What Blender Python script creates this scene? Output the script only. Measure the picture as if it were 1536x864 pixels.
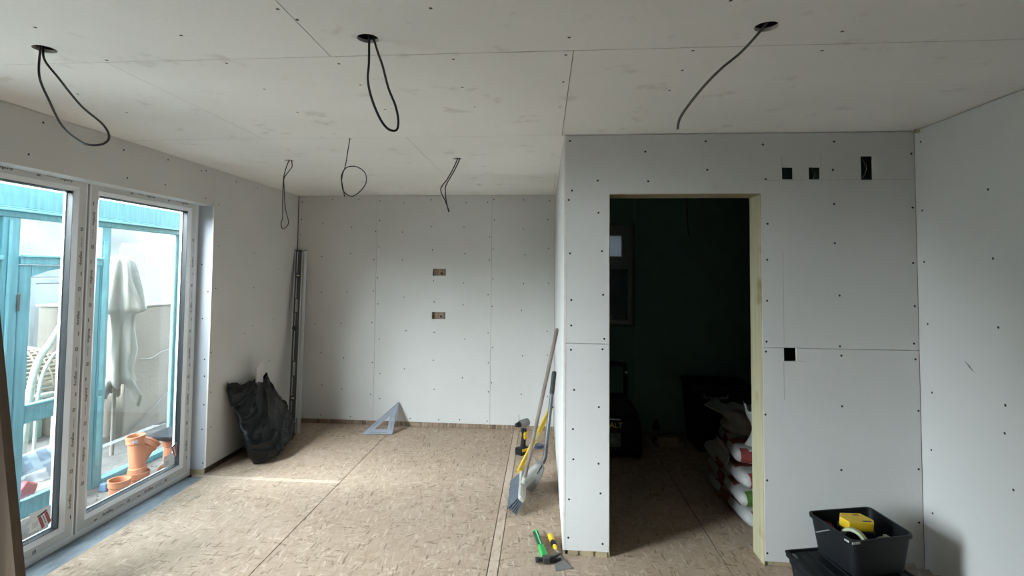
import bpy, bmesh, math, random
from mathutils import Vector, Matrix, noise
for o in list(bpy.data.objects): bpy.data.objects.remove(o)
S = bpy.context.scene
COL = S.collection
# ------------------------------------------------------------------ camera
CAM_H = 1.5676
def camera():
    yaw, pitch, roll, f = .0844, .0441, .01, 802.6236
    fw = Vector((-math.sin(yaw)*math.cos(pitch), math.cos(yaw)*math.cos(pitch), math.sin(pitch)))
    r = Vector((math.cos(yaw), math.sin(yaw), 0)); u = r.cross(fw)
    c, s = math.cos(roll), math.sin(roll)
    r2, u2 = c*r + s*u, -s*r + c*u
    cd = bpy.data.cameras.new('camera'); cd.sensor_width = 36; cd.lens = f/1536*36
    cd.shift_x = 21.2609/1536; cd.shift_y = -56.8716/1536; cd.clip_start = .01
    co = bpy.data.objects.new('camera', cd); COL.objects.link(co)
    m = Matrix((r2, u2, -fw)).transposed().to_4x4(); m.translation = (0, 0, CAM_H)
    co.matrix_world = m; S.camera = co
camera()
# ------------------------------------------------------------------ light: an overcast sky seen through the openings
w = bpy.data.worlds.new('overcast_sky'); S.world = w; w.use_nodes = True
bg = w.node_tree.nodes['Background']; bg.inputs[0].default_value = (.74, .89, 1.0, 1); bg.inputs[1].default_value = 13.0
def portal(loc, rot, sx, sy):
    l = bpy.data.lights.new('sky_portal', 'AREA'); l.shape = 'RECTANGLE'; l.size = sx; l.size_y = sy
    l.cycles.is_portal = True
    o = bpy.data.objects.new('sky_portal', l); COL.objects.link(o); o.location = loc; o.rotation_euler = rot
portal((-2.86, 2.96, 1.06), (math.pi/2, 0, -math.pi/2), 2.1, 2.1)
portal((-2.86, 1.22, 1.20), (math.pi/2, 0, -math.pi/2), 1.1, 1.9)
def sun(direction, energy, angle):
    l = bpy.data.lights.new('added_sky_sun', 'SUN'); l.energy = energy; l.angle = math.radians(angle); l.color = (.87, .955, 1.0)
    o = bpy.data.objects.new('added_sky_sun', l); COL.objects.link(o); o.rotation_euler = Vector(direction).to_track_quat('-Z', 'Y').to_euler(); o.location = (-8, 0, 8)
sun((.68, .54, -.44), 60, 60)  # added wide sun, stands in for bright overcast sky beyond the patio door
S.view_settings.view_transform = 'Standard'; S.view_settings.look = 'None'
S.view_settings.gamma = 1; S.view_settings.exposure = 0.06
S.view_settings.use_curve_mapping = False
S.cycles.max_bounces = 10; S.cycles.diffuse_bounces = 6; S.cycles.transparent_max_bounces = 16
S.cycles.caustics_reflective = False; S.cycles.caustics_refractive = False
S.cycles.sample_clamp_indirect = 0
# ------------------------------------------------------------------ room dimensions
XL, YB, YP, XP, XR, H = -2.5834, 5.4498, 3.0817, .1196, 2.0213, 2.3729
YF = -2.2; DX0, DX1, DH = .375, 1.21, 2.03; PT = .16
SCREWS_BACK = [(-2.547, 2.304), (-2.218, 2.335), (-1.932, 2.334), (-1.705, 2.318), (-1.448, 2.296), (-1.161, 2.327), (-0.795, 2.296), (-0.57, 2.301), (-0.506, 2.329), (-0.202, 2.325), (0.064, 2.316), (-2.549, 2.12), (-2.314, 2.08), (-2.005, 2.04), (-1.743, 1.995), (-1.704, 2.112), (-1.458, 1.99), (-1.156, 2.049), (-0.813, 2.047), (-0.545, 1.942), (-0.498, 2.117), (-0.203, 2.027), (0.047, 2.121), (-2.554, 1.955), (-2.318, 1.73), (-2.008, 1.763), (-1.758, 1.701), (-1.708, 1.836), (-1.453, 1.7), (-1.14, 1.806), (-0.8, 1.769), (-0.548, 1.707), (-0.513, 1.819), (-0.186, 1.764), (0.055, 1.831), (-2.311, 1.355), (-2.037, 1.362), (-1.755, 1.375), (-1.714, 1.512), (-1.431, 1.315), (-1.123, 1.488), (-0.812, 1.468), (-0.556, 1.354), (-0.507, 1.513), (-0.195, 1.469), (0.057, 1.477), (-2.373, 1.021), (-2.092, 1.035), (-1.764, 1.05), (-1.705, 1.242), (-1.403, 0.972), (-1.113, 1.271), (-0.812, 1.246), (-0.552, 0.964), (-0.513, 1.235), (-0.214, 1.198), (0.048, 0.993), (-2.302, 0.727), (-2.058, 0.678), (-1.752, 0.637), (-1.682, 0.879), (-1.414, 0.582), (-1.109, 0.96), (-0.789, 0.897), (-0.546, 0.663), (-0.506, 0.82), (-0.199, 0.741), (0.049, 0.753), (-2.284, 0.394), (-2.07, 0.358), (-1.764, 0.313), (-1.669, 0.528), (-1.344, 0.081), (-1.113, 0.676), (-0.811, 0.505), (-0.543, 0.371), (-0.511, 0.463), (-0.21, 0.357), (0.052, 0.344), (-2.289, 0.087), (-1.973, 0.076), (-1.664, 0.271), (-1.1, 0.382), (-1.047, 0.076), (-0.833, 0.083), (-0.551, 0.078)]
SCREWS_PART = [(1.223, 2.305), (1.604, 2.318), (2.005, 2.247), (1.236, 2.11), (1.595, 2.16), (2.005, 1.95), (1.598, 1.97), (1.243, 1.86), (1.598, 1.754), (1.239, 1.66), (2.001, 1.648), (1.236, 1.433), (1.618, 1.467), (2.004, 1.415), (1.23, 1.209), (1.615, 1.191), (1.996, 1.214), (1.226, 1.154), (1.622, 1.141), (2.001, 1.13), (1.621, 0.868), (2.01, 0.856), (0.151, 2.337), (0.577, 2.271), (0.912, 2.327), (0.31, 2.106), (0.593, 2.101), (0.92, 2.165), (0.164, 2.049), (0.162, 1.278), (0.161, 1.141), (0.18, 0.916), (0.174, 0.697), (0.177, 0.53), (0.154, 0.308), (0.151, 0.098), (0.314, 1.921), (0.334, 1.702), (0.341, 1.454), (0.348, 1.206), (0.338, 1.147), (0.318, 0.824), (0.317, 0.511), (0.328, 0.348), (0.34, 0.073), (1.22, 0.811), (1.225, 0.457), (1.221, 0.069), (1.611, 0.528), (2.004, 0.548), (2.0, 0.269), (0.154, 1.688), (0.145, 1.995), (0.162, 1.422)]
SCREWS_RIGHT = [(3.03, 2.299), (3.033, 1.928), (3.028, 1.653), (3.013, 1.326), (2.994, 0.972), (2.605, 1.974), (2.59, 1.658), (2.573, 1.351), (2.549, 1.014), (3.012, 0.349), (2.522, 0.661), (3.01, 0.673), (2.557, 0.891)]
SCREWS_LEFT = [(4.071, 1.766), (4.05, 1.429), (4.617, 1.734), (5.042, 1.593), (4.607, 1.42), (4.612, 1.08), (4.481, 1.027), (4.972, 1.109), (4.925, 0.722), (4.016, 0.929), (4.026, 0.619), (4.041, 0.347), (2.532, 2.326), (2.462, 2.144), (3.104, 2.141), (3.068, 2.308), (3.458, 2.331), (3.44, 2.154), (3.821, 2.324), (3.877, 2.337), (4.282, 2.321), (4.626, 2.327), (4.053, 2.096), (3.882, 2.123)]
SCREWS_REVEAL = [(-2.67, 1.617), (-2.612, 1.404), (-2.65, 1.194), (-2.622, 0.878), (-2.618, 0.749), (-2.614, 0.529), (-2.623, 0.34), (-2.607, 0.084)]
SCREWS_CEIL = [(-0.817, 1.547), (-0.789, 1.619), (-1.242, 1.703), (-1.694, 1.615), (-1.677, 1.891), (-2.136, 2.255), (-2.128, 2.536), (-1.229, 1.947), (-0.792, 1.978), (-1.233, 2.238), (-1.241, 2.576), (-0.788, 2.211), (-0.346, 1.573), (-0.341, 1.961), (-0.353, 2.264), (-0.335, 2.538), (-0.782, 2.555), (0.084, 1.802), (0.079, 1.946), (0.11, 1.943), (0.08, 2.224), (0.104, 2.225), (0.076, 2.56), (0.107, 2.581), (0.543, 1.585), (0.541, 2.122), (0.531, 1.936), (0.544, 2.351), (0.986, 1.963), (0.975, 1.812)]
CABLE1 = [(-1.876, 1.78, 2.384), (-1.86, 1.78, 2.284), (-1.812, 1.78, 2.184), (-1.737, 1.78, 2.085), (-1.656, 1.78, 2.028), (-1.617, 1.78, 2.013), (-1.584, 1.78, 2.022), (-1.575, 1.78, 2.051), (-1.595, 1.78, 2.095), (-1.662, 1.78, 2.157), (-1.745, 1.78, 2.257), (-1.815, 1.78, 2.332), (-1.857, 1.78, 2.378)]
CABLE2 = [(-0.613, 1.767, 2.378), (-0.607, 1.767, 2.298), (-0.603, 1.767, 2.228), (-0.583, 1.767, 2.158), (-0.553, 1.767, 2.088), (-0.53, 1.767, 2.058), (-0.506, 1.767, 2.058), (-0.498, 1.767, 2.088), (-0.503, 1.767, 2.134), (-0.525, 1.767, 2.192), (-0.55, 1.767, 2.274), (-0.575, 1.767, 2.332), (-0.595, 1.767, 2.382)]
CABLE3 = [(0.715, 1.76, 2.377), (0.641, 1.76, 2.298), (0.568, 1.76, 2.234), (0.515, 1.76, 2.18), (0.472, 1.76, 2.126), (0.445, 1.76, 2.083), (0.436, 1.76, 2.046)]
CABLE4 = [(-1.841, 3.714, 2.383), (-1.859, 3.714, 2.305), (-1.872, 3.714, 2.232), (-1.883, 3.714, 2.086), (-1.889, 3.714, 1.964), (-1.898, 3.714, 1.916), (-1.877, 3.714, 1.877), (-1.842, 3.714, 1.887), (-1.828, 3.714, 1.926), (-1.861, 3.714, 2.013), (-1.878, 3.714, 2.086), (-1.881, 3.714, 2.183), (-1.872, 3.714, 2.241), (-1.834, 3.714, 2.29), (-1.815, 3.714, 2.329), (-1.821, 3.714, 2.378)]
CABLE5 = [(-1.167, 3.08, 2.381), (-1.16, 3.08, 2.277), (-1.179, 3.08, 2.197), (-1.202, 3.08, 2.149), (-1.205, 3.08, 2.097), (-1.183, 3.08, 2.045), (-1.126, 3.08, 2.016), (-1.074, 3.08, 2.052), (-1.05, 3.08, 2.108), (-1.068, 3.08, 2.168), (-1.122, 3.08, 2.2), (-1.17, 3.08, 2.188), (-1.194, 3.08, 2.137), (-1.188, 3.08, 2.077), (-1.183, 3.08, 2.017)]
CABLE6 = [(-0.6, 3.693, 2.382), (-0.641, 3.693, 2.293), (-0.678, 3.693, 2.232), (-0.725, 3.693, 2.161), (-0.695, 3.693, 2.081), (-0.666, 3.693, 2.006)]
CABLE7 = [(-0.587, 3.7, 2.384), (-0.624, 3.7, 2.299), (-0.67, 3.7, 2.223), (-0.693, 3.7, 2.176), (-0.692, 3.7, 2.105), (-0.672, 3.7, 2.002)]
# ------------------------------------------------------------------ helpers
def rot(ax, a): return Matrix.Rotation(a, 4, ax)
def frame_from(origin, x, y, z):
    m = Matrix((Vector(x).normalized(), Vector(y).normalized(), Vector(z).normalized())).transposed().to_4x4(); m.translation = origin; return m
def axis_frame(p0, p1, face):
    """z along p0->p1, y as near as possible to face, origin p0"""
    z = (Vector(p1)-Vector(p0)).normalized(); f = Vector(face); y = (f - z*f.dot(z)).normalized(); x = y.cross(z)
    return frame_from(p0, x, y, z)
def wloc(o):
    v = Vector((0, 0, 0))
    while o is not None: v += o.location; o = o.parent
    return v
class MB:
    def __init__(s): s.V = []; s.F = []; s.M = []
    def add(s, V, F, m=None, mi=0):
        b = len(s.V)
        s.V += [tuple(m @ Vector(v)) if m is not None else tuple(v) for v in V]
        s.F += [tuple(b+i for i in f) for f in F]; s.M += [mi]*len(F); return s
    def box(s, a, b, m=None, mi=0):
        (x0, y0, z0), (x1, y1, z1) = a, b
        V = [(x, y, z) for x in (x0, x1) for y in (y0, y1) for z in (z0, z1)]
        return s.add(V, [(0,1,3,2),(4,6,7,5),(0,4,5,1),(2,3,7,6),(0,2,6,4),(1,5,7,3)], m, mi)
    def prism(s, poly, t, m=None, mi=0, z0=0):
        n = len(poly); V = [(x, y, z0) for x, y in poly] + [(x, y, z0+t) for x, y in poly]
        return s.add(V, [tuple(range(n))[::-1], tuple(range(n, 2*n))] + [(i, (i+1)%n, n+(i+1)%n, n+i) for i in range(n)], m, mi)
    def tube(s, P, r, n=8, mi=0, m=None, closed=False):
        P = [Vector(p) for p in P]; k = len(P); rr = r if isinstance(r, (list, tuple)) else [r]*k
        V = []; F = []; up = None
        for i, p in enumerate(P):
            t = (P[(i+1) % k]-P[i-1]) if closed else (P[min(i+1, k-1)]-P[max(i-1, 0)])
            t.normalize()
            if up is None: up = t.orthogonal().normalized()
            up = (up - t*up.dot(t)).normalized(); sd = t.cross(up)
            V += [p + (up*math.cos(a)+sd*math.sin(a))*rr[i] for a in (2*math.pi*j/n for j in range(n))]
        for i in range(k if closed else k-1):
            i2 = (i+1) % k
            F += [(i*n+j, i*n+(j+1)%n, i2*n+(j+1)%n, i2*n+j) for j in range(n)]
        if not closed: F += [tuple(range(n))[::-1], tuple(range((k-1)*n, k*n))]
        return s.add(V, F, m, mi)
    def lathe(s, prof, n=24, m=None, mi=0, wob=None, sx=1, sy=1):
        V = []; F = []
        for i, (r, z) in enumerate(prof):
            for j in range(n):
                a = 2*math.pi*j/n; q = r*(wob(a, z) if wob else 1)
                V.append((q*math.cos(a)*sx, q*math.sin(a)*sy, z))
        for i in range(len(prof)-1):
            F += [(i*n+j, i*n+(j+1)%n, (i+1)*n+(j+1)%n, (i+1)*n+j) for j in range(n)]
        if prof[0][0] > 1e-6 and prof[0] != prof[-1]:
            F.append(tuple(range(n))[::-1]); F.append(tuple(range((len(prof)-1)*n, len(prof)*n)))
        return s.add(V, F, m, mi)
    def ring(s, u0, u1, v0, v1, prof, fr, mi=0):
        """mitred rectangular frame; prof = closed list of (inset, w)"""
        V = []; F = []; n = len(prof)
        for c in range(4):
            for d, ww in prof:
                u = (u0+d) if c in (0, 3) else (u1-d); v = (v0+d) if c in (0, 1) else (v1-d)
                V.append(fr(u, v, ww))
        for c in range(4):
            for i in range(n):
                F.append((c*n+i, c*n+(i+1)%n, ((c+1)%4)*n+(i+1)%n, ((c+1)%4)*n+i))
        return s.add(V, F, None, mi)
    def build(s, name, mats, parent=None, smooth=False, bevel=0, seg=2, loc=None, sub=0, weld=True):
        me = bpy.data.meshes.new(name)
        base = Vector(loc) if loc is not None else (wloc(parent) if parent is not None else Vector((0, 0, 0)))
        me.from_pydata([tuple(Vector(v)-base) for v in s.V], [], s.F)
        if not isinstance(mats, (list, tuple)): mats = [mats]
        for m in mats: me.materials.append(m)
        me.polygons.foreach_set('material_index', s.M)
        bm = bmesh.new(); bm.from_mesh(me)
        if weld: bmesh.ops.remove_doubles(bm, verts=bm.verts, dist=1e-6)
        bmesh.ops.recalc_face_normals(bm, faces=bm.faces); bm.to_mesh(me); bm.free()
        if smooth:
            me.polygons.foreach_set('use_smooth', [True]*len(me.polygons))
            if smooth != 'all': me.set_sharp_from_angle(angle=math.radians(40))
        o = bpy.data.objects.new(name, me); COL.objects.link(o)
        if parent is not None: o.parent = parent
        elif loc is not None: o.location = loc
        if bevel:
            b = o.modifiers.new('bevel', 'BEVEL'); b.width = bevel; b.segments = seg; b.limit_method = 'ANGLE'; b.angle_limit = math.radians(35)
        if sub:
            b = o.modifiers.new('sub', 'SUBSURF'); b.levels = sub; b.render_levels = sub
        return o
def smoothp(P, k=6):
    """Catmull-Rom resampling of a path"""
    P = [Vector(p) for p in P]; out = []
    for i in range(len(P)-1):
        a, b, c, d = P[max(i-1, 0)], P[i], P[i+1], P[min(i+2, len(P)-1)]
        for j in range(k):
            t = j/k; out.append(.5*((2*b)+(c-a)*t+(2*a-5*b+4*c-d)*t*t+(3*b-a-3*c+d)*t**3))
    return out+[P[-1]]
def thing(name, label, cat, loc, group=None):
    o = bpy.data.objects.new(name, None); COL.objects.link(o); o.location = loc; o.empty_display_size = .05
    o['label'] = label; o['category'] = cat
    if group: o['group'] = group
    return o
def tag(o, label, cat, group=None, kind=None):
    o['label'] = label; o['category'] = cat
    if group: o['group'] = group
    if kind: o['kind'] = kind
    return o
def structure(name, label=None, cat=None):
    o = bpy.data.objects.new(name, None); COL.objects.link(o); return as_structure(o, label, cat)
def as_structure(o, label=None, cat=None):
    o['kind'] = 'structure'
    if label: o['label'] = label
    if cat: o['category'] = cat
    return o
def text_mesh(body, size):
    cu = bpy.data.curves.new('text', 'FONT'); cu.body = body; cu.size = size; cu.resolution_u = 2; cu.offset = size*.022
    ob = bpy.data.objects.new('text', cu); COL.objects.link(ob)
    dg = bpy.context.evaluated_depsgraph_get(); dg.update()
    me = bpy.data.meshes.new_from_object(ob.evaluated_get(dg))
    V = [v.co.copy() for v in me.vertices]; F = [tuple(p.vertices) for p in me.polygons]
    bpy.data.objects.remove(ob); bpy.data.meshes.remove(me); bpy.data.curves.remove(cu)
    return V, F
def nz(p, s=1.0): return noise.noise(Vector(p)*s)
# ------------------------------------------------------------------ materials
def _mat(name):
    m = bpy.data.materials.new(name); m.use_nodes = True; t = m.node_tree
    return m, t, t.nodes['Principled BSDF']
def N(t, kind, **kw):
    n = t.nodes.new(kind)
    for k, v in kw.items():
        if k.startswith('i_'): n.inputs[k[2:].replace('_', ' ')].default_value = v
        else: setattr(n, k, v)
    return n
def ramp(t, fac, stops):
    r = t.nodes.new('ShaderNodeValToRGB'); e = r.color_ramp.elements
    while len(e) < len(stops): e.new(.5)
    for el, (p, c) in zip(e, stops): el.position = p; el.color = (*c, 1)
    t.links.new(fac, r.inputs[0]); return r
def coords(t, scale=(1, 1, 1), rz=0, rx=0):
    tc = t.nodes.new('ShaderNodeTexCoord'); mp = t.nodes.new('ShaderNodeMapping')
    mp.inputs['Scale'].default_value = scale; mp.inputs['Rotation'].default_value = (rx, 0, rz)
    t.links.new(tc.outputs['Object'], mp.inputs['Vector']); return mp.outputs['Vector']
def plain(name, c, rough=.6, metal=0, var=.12, scale=8, stretch=(1, 1, 1), bump=0, bscale=None, spec=.5, coat=0):
    """one colour with soft mottling and optional fine relief"""
    m, t, b = _mat(name); L = t.links
    b.inputs['Roughness'].default_value = rough; b.inputs['Metallic'].default_value = metal
    b.inputs['Specular IOR Level'].default_value = spec; b.inputs['Coat Weight'].default_value = coat
    n = N(t, 'ShaderNodeTexNoise', i_Scale=scale, i_Detail=5.0, i_Roughness=.6)
    L.new(coords(t, stretch), n.inputs['Vector'])
    lo = tuple(x*(1-var) for x in c); hi = tuple(min(1, x*(1+var)) for x in c)
    r = ramp(t, n.outputs['Fac'], [(.3, lo), (.7, hi)]); L.new(r.outputs[0], b.inputs['Base Color'])
    if bump:
        bn = N(t, 'ShaderNodeBump', i_Strength=bump, i_Distance=.01)
        n2 = N(t, 'ShaderNodeTexNoise', i_Scale=bscale or scale*4, i_Detail=4.0); L.new(coords(t, stretch), n2.inputs['Vector'])
        L.new(n2.outputs['Fac'], bn.inputs['Height']); L.new(bn.outputs[0], b.inputs['Normal'])
    return m
def board_paper(name, c, smudge=.10, lo=.66, hi=.80):
    m, t, b = _mat(name); L = t.links; b.inputs['Roughness'].default_value = .85; b.inputs['Specular IOR Level'].default_value = .25
    v = coords(t)
    n1 = N(t, 'ShaderNodeTexNoise', i_Scale=1.7, i_Detail=4.0); n2 = N(t, 'ShaderNodeTexNoise', i_Scale=5.5, i_Detail=7.0, i_Roughness=.62)
    n3 = N(t, 'ShaderNodeTexNoise', i_Scale=90.0, i_Detail=2.0)
    for n in (n1, n2, n3): L.new(v, n.inputs['Vector'])
    r1 = ramp(t, n1.outputs['Fac'], [(.3, tuple(x*.965 for x in c)), (.7, tuple(x*1.03 for x in c))])
    r2 = ramp(t, n2.outputs['Fac'], [(lo, (1, 1, 1)), (hi, (1-smudge, 1-smudge*1.15, 1-smudge*1.3))])
    r3 = ramp(t, n3.outputs['Fac'], [(.3, (.975,)*3), (.7, (1, 1, 1))])
    a = N(t, 'ShaderNodeMix', data_type='RGBA', blend_type='MULTIPLY'); a.inputs['Factor'].default_value = 1
    L.new(r1.outputs[0], a.inputs[6]); L.new(r2.outputs[0], a.inputs[7])
    a2 = N(t, 'ShaderNodeMix', data_type='RGBA', blend_type='MULTIPLY'); a2.inputs['Factor'].default_value = 1
    L.new(a.outputs[2], a2.inputs[6]); L.new(r3.outputs[0], a2.inputs[7]); L.new(a2.outputs[2], b.inputs['Base Color'])
    return m
def osb(name, dust=.45, gain=1.0):
    """pressed wood strands: three crossed layers of long cells, each strand its own shade"""
    m, t, b = _mat(name); L = t.links; b.inputs['Roughness'].default_value = .75; b.inputs['Specular IOR Level'].default_value = .3
    prev = None; hgt = None
    warp = N(t, 'ShaderNodeTexNoise', i_Scale=2.2, i_Detail=2.0); L.new(coords(t), warp.inputs['Vector'])
    for k, (ang, sc) in enumerate(((.5, (11, 60, 9)), (1.9, (13, 68, 12)), (-.35, (11, 80, 11)), (1.15, (15, 76, 14)), (2.75, (10, 55, 10)), (2.2, (13, 84, 9)), (.1, (15, 95, 9)), (1.5, (19, 105, 9)))):
        tc = t.nodes.new('ShaderNodeTexCoord')
        add = N(t, 'ShaderNodeVectorMath', operation='MULTIPLY_ADD'); add.inputs[1].default_value = (.10, .10, 0)
        L.new(warp.outputs['Color'], add.inputs[0]); L.new(tc.outputs['Object'], add.inputs[2])
        r0 = N(t, 'ShaderNodeMapping'); r0.inputs['Rotation'].default_value = (0, 0, ang); r0.inputs['Location'].default_value = (k*3.1, k*1.7, 0)
        L.new(add.outputs[0], r0.inputs['Vector'])
        s0 = N(t, 'ShaderNodeMapping'); s0.inputs['Scale'].default_value = sc; L.new(r0.outputs[0], s0.inputs['Vector'])
        vo = N(t, 'ShaderNodeTexVoronoi', i_Scale=1.0, voronoi_dimensions='2D'); L.new(s0.outputs[0], vo.inputs['Vector'])
        sep = N(t, 'ShaderNodeSeparateColor'); L.new(vo.outputs['Color'], sep.inputs[0])
        g = gain
        rc = ramp(t, sep.outputs[0], [(0, (.17*g, .105*g, .06*g)), (.05, (.27*g, .18*g, .11*g)), (.10, (.42*g, .285*g, .19*g)), (.5, (.505*g, .36*g, .25*g)), (.88, (.575*g, .425*g, .305*g)), (1, (.73*g, .57*g, .43*g))])
        if prev is None: prev = rc.outputs[0]; hgt = sep.outputs[2]
        else:
            th = N(t, 'ShaderNodeMath', operation='GREATER_THAN'); th.inputs[1].default_value = .66; L.new(sep.outputs[1], th.inputs[0])
            mx = N(t, 'ShaderNodeMix', data_type='RGBA'); L.new(th.outputs[0], mx.inputs['Factor']); L.new(prev, mx.inputs[6]); L.new(rc.outputs[0], mx.inputs[7]); prev = mx.outputs[2]
            mh = N(t, 'ShaderNodeMix', data_type='FLOAT'); L.new(th.outputs[0], mh.inputs['Factor']); L.new(hgt, mh.inputs[2]); L.new(sep.outputs[2], mh.inputs[3]); hgt = mh.outputs[0]
    nd = N(t, 'ShaderNodeTexNoise', i_Scale=1.6, i_Detail=6.0, i_Roughness=.65); L.new(coords(t), nd.inputs['Vector'])
    rd = ramp(t, nd.outputs['Fac'], [(.35, (dust*.45,)*3), (.7, (dust,)*3)])
    md = N(t, 'ShaderNodeMix', data_type='RGBA'); L.new(rd.outputs[0], md.inputs['Factor']); L.new(prev, md.inputs[6]); md.inputs[7].default_value = (.58*gain, .475*gain, .395*gain, 1)
    L.new(md.outputs[2], b.inputs['Base Color'])
    bp = N(t, 'ShaderNodeBump', i_Strength=.25, i_Distance=.002); L.new(hgt, bp.inputs['Height']); L.new(bp.outputs[0], b.inputs['Normal'])
    return m
def timber(name, c, dark=.72, axis=2):
    m, t, b = _mat(name); L = t.links; b.inputs['Roughness'].default_value = .75
    sc = [30, 30, 30]; sc[axis] = 1.4
    n = N(t, 'ShaderNodeTexNoise', i_Scale=1.0, i_Detail=6.0, i_Roughness=.6, i_Distortion=.4); L.new(coords(t, tuple(sc)), n.inputs['Vector'])
    k = N(t, 'ShaderNodeTexNoise', i_Scale=5.0, i_Detail=1.0); L.new(coords(t), k.inputs['Vector'])
    r = ramp(t, n.outputs['Fac'], [(.3, tuple(x*dark for x in c)), (.62, c)]); rk = ramp(t, k.outputs['Fac'], [(.68, (1, 1, 1)), (.78, (.55, .45, .3))])
    a = N(t, 'ShaderNodeMix', data_type='RGBA', blend_type='MULTIPLY'); a.inputs['Factor'].default_value = 1
    L.new(r.outputs[0], a.inputs[6]); L.new(rk.outputs[0], a.inputs[7]); L.new(a.outputs[2], b.inputs['Base Color']); return m
def glass_mat(name, tint, haze=0):
    m = bpy.data.materials.new(name); m.use_nodes = True; t = m.node_tree; t.nodes.clear(); L = t.links
    out = N(t, 'ShaderNodeOutputMaterial'); tr = N(t, 'ShaderNodeBsdfTransparent'); tr.inputs[0].default_value = (*tint, 1)
    gl = N(t, 'ShaderNodeBsdfGlossy'); gl.inputs['Roughness'].default_value = .01
    lw = N(t, 'ShaderNodeLayerWeight'); lw.inputs[0].default_value = .5                  # Schlick reflectance of thin glass
    p5 = N(t, 'ShaderNodeMath', operation='POWER'); p5.inputs[1].default_value = 5; L.new(lw.outputs['Facing'], p5.inputs[0])
    fr = N(t, 'ShaderNodeMath', operation='MULTIPLY_ADD'); fr.inputs[1].default_value = .96; fr.inputs[2].default_value = .04; L.new(p5.outputs[0], fr.inputs[0])
    mx = N(t, 'ShaderNodeMixShader'); L.new(fr.outputs[0], mx.inputs[0]); L.new(tr.outputs[0], mx.inputs[1]); L.new(gl.outputs[0], mx.inputs[2])
    last = mx.outputs[0]
    if haze:
        df = N(t, 'ShaderNodeBsdfDiffuse'); df.inputs[0].default_value = (.7, .72, .72, 1)
        nn = N(t, 'ShaderNodeTexNoise', i_Scale=2.5, i_Detail=6.0); L.new(coords(t), nn.inputs['Vector'])
        rr = ramp(t, nn.outputs['Fac'], [(.4, (0,)*3), (.8, (haze,)*3)])
        m2 = N(t, 'ShaderNodeMixShader'); L.new(rr.outputs[0], m2.inputs[0]); L.new(last, m2.inputs[1]); L.new(df.outputs[0], m2.inputs[2]); last = m2.outputs[0]
    L.new(last, out.inputs[0]); return m
def frosted_mat(name, c):
    m = bpy.data.materials.new(name); m.use_nodes = True; t = m.node_tree; t.nodes.clear(); L = t.links
    out = N(t, 'ShaderNodeOutputMaterial'); tl = N(t, 'ShaderNodeBsdfTranslucent'); tl.inputs[0].default_value = (*c, 1)
    gl = N(t, 'ShaderNodeBsdfGlossy'); gl.inputs['Roughness'].default_value = .25
    v = N(t, 'ShaderNodeTexVoronoi', i_Scale=120.0); L.new(coords(t), v.inputs['Vector'])
    bp = N(t, 'ShaderNodeBump', i_Strength=.6, i_Distance=.004); L.new(v.outputs['Distance'], bp.inputs['Height'])
    L.new(bp.outputs[0], tl.inputs['Normal']); L.new(bp.outputs[0], gl.inputs['Normal'])
    mx = N(t, 'ShaderNodeMixShader'); mx.inputs[0].default_value = .06
    L.new(tl.outputs[0], mx.inputs[1]); L.new(gl.outputs[0], mx.inputs[2]); L.new(mx.outputs[0], out.inputs[0]); return m
PAPER = board_paper('grey_plasterboard_paper', (.60, .592, .575)); CORE = plain('gypsum_edge', (.66, .62, .58), .9, var=.08, scale=30)
CPAPER = board_paper('ceiling_plasterboard_paper', (.86, .85, .825), .20, .60, .72)
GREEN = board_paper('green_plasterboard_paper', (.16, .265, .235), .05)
OSB = osb('strand_board', .45, .72); OSBD = osb('strand_board_dusty', .85, .86); OSBW = osb('strand_board_behind_wall', .1, .55)
PINE = timber('pine_stud', (.43, .39, .25)); PINEX = timber('pine_plate', (.42, .34, .21), axis=0); PINEY = timber('pine_plate_deep', (.56, .45, .28), axis=1)
DARKWOOD = timber('shade_dark_wood', (.085, .055, .034))  # wood colour darkened, as the plank stands against the light
SCREW = plain('screw_black', (.02, .02, .02), .5, .3); CAVITY = plain('cavity_dark', (.10, .075, .05), .9, var=.3)
UPVC = plain('white_plastic_frame', (.78, .80, .82), .28, var=.02, scale=3, coat=.1); FILM = plain('film_grey', (.60, .60, .60), .35, var=.03)
REVEAL = board_paper('reveal_board_paper', (.44, .46, .49)); UPVCSHADE = plain('shaded_plastic_frame', (.30, .31, .31), .45, var=.1); INK = plain('print_ink', (.05, .05, .055), .6); BLACKR = plain('black_rubber', (.015, .017, .018), .55); GLASS = glass_mat('clear_glass', (.955, .97, .97), .05)  # store window frame: white plastic darkened in colour for the dim store
FROST = frosted_mat('frosted_glass', (.22, .23, .23)); FROSTSHADE = frosted_mat('frosted_glass_shaded', (.03, .033, .033))  # lower pane uses a copy with the shade behind it put into its colour
DPC = plain('grey_membrane', (.16, .19, .215), .42, var=.35, scale=7, stretch=(3, 1, 1), bump=.5, bscale=14)
TEAL = plain('teal_paint', (.095, .275, .325), .55, var=.22, scale=6, stretch=(1, 6, .6), bump=.2, bscale=20)
TEAL2 = plain('teal_paint_pale', (.14, .36, .41), .55, var=.18, scale=9)
CREAM = plain('cream_render', (.125, .105, .085), .9, var=.16, scale=2.2, bump=.5, bscale=30)
CREAM2 = plain('cream_cloth', (.19, .172, .148), .9, var=.10, scale=6)
SHEETW = plain('white_tarpaulin', (.165, .178, .178), .6, var=.10, scale=1.3, bump=.6, bscale=2.5)
SHEETB = plain('pale_blue_sheet', (.19, .25, .275), .5, var=.05, scale=1.5); BOUNCE = plain('bounce_ground_pale', (.40, .385, .36), .95, var=.3, scale=9); SOIL = plain('grey_dirt', (.085, .078, .07), .95, var=.4, scale=7, bump=.8, bscale=25)
TERRA = plain('terracotta_pipe', (.36, .125, .058), .5, var=.10, scale=5); WICK = plain('wicker', (.20, .155, .11), .75, var=.3, scale=25)
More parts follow.
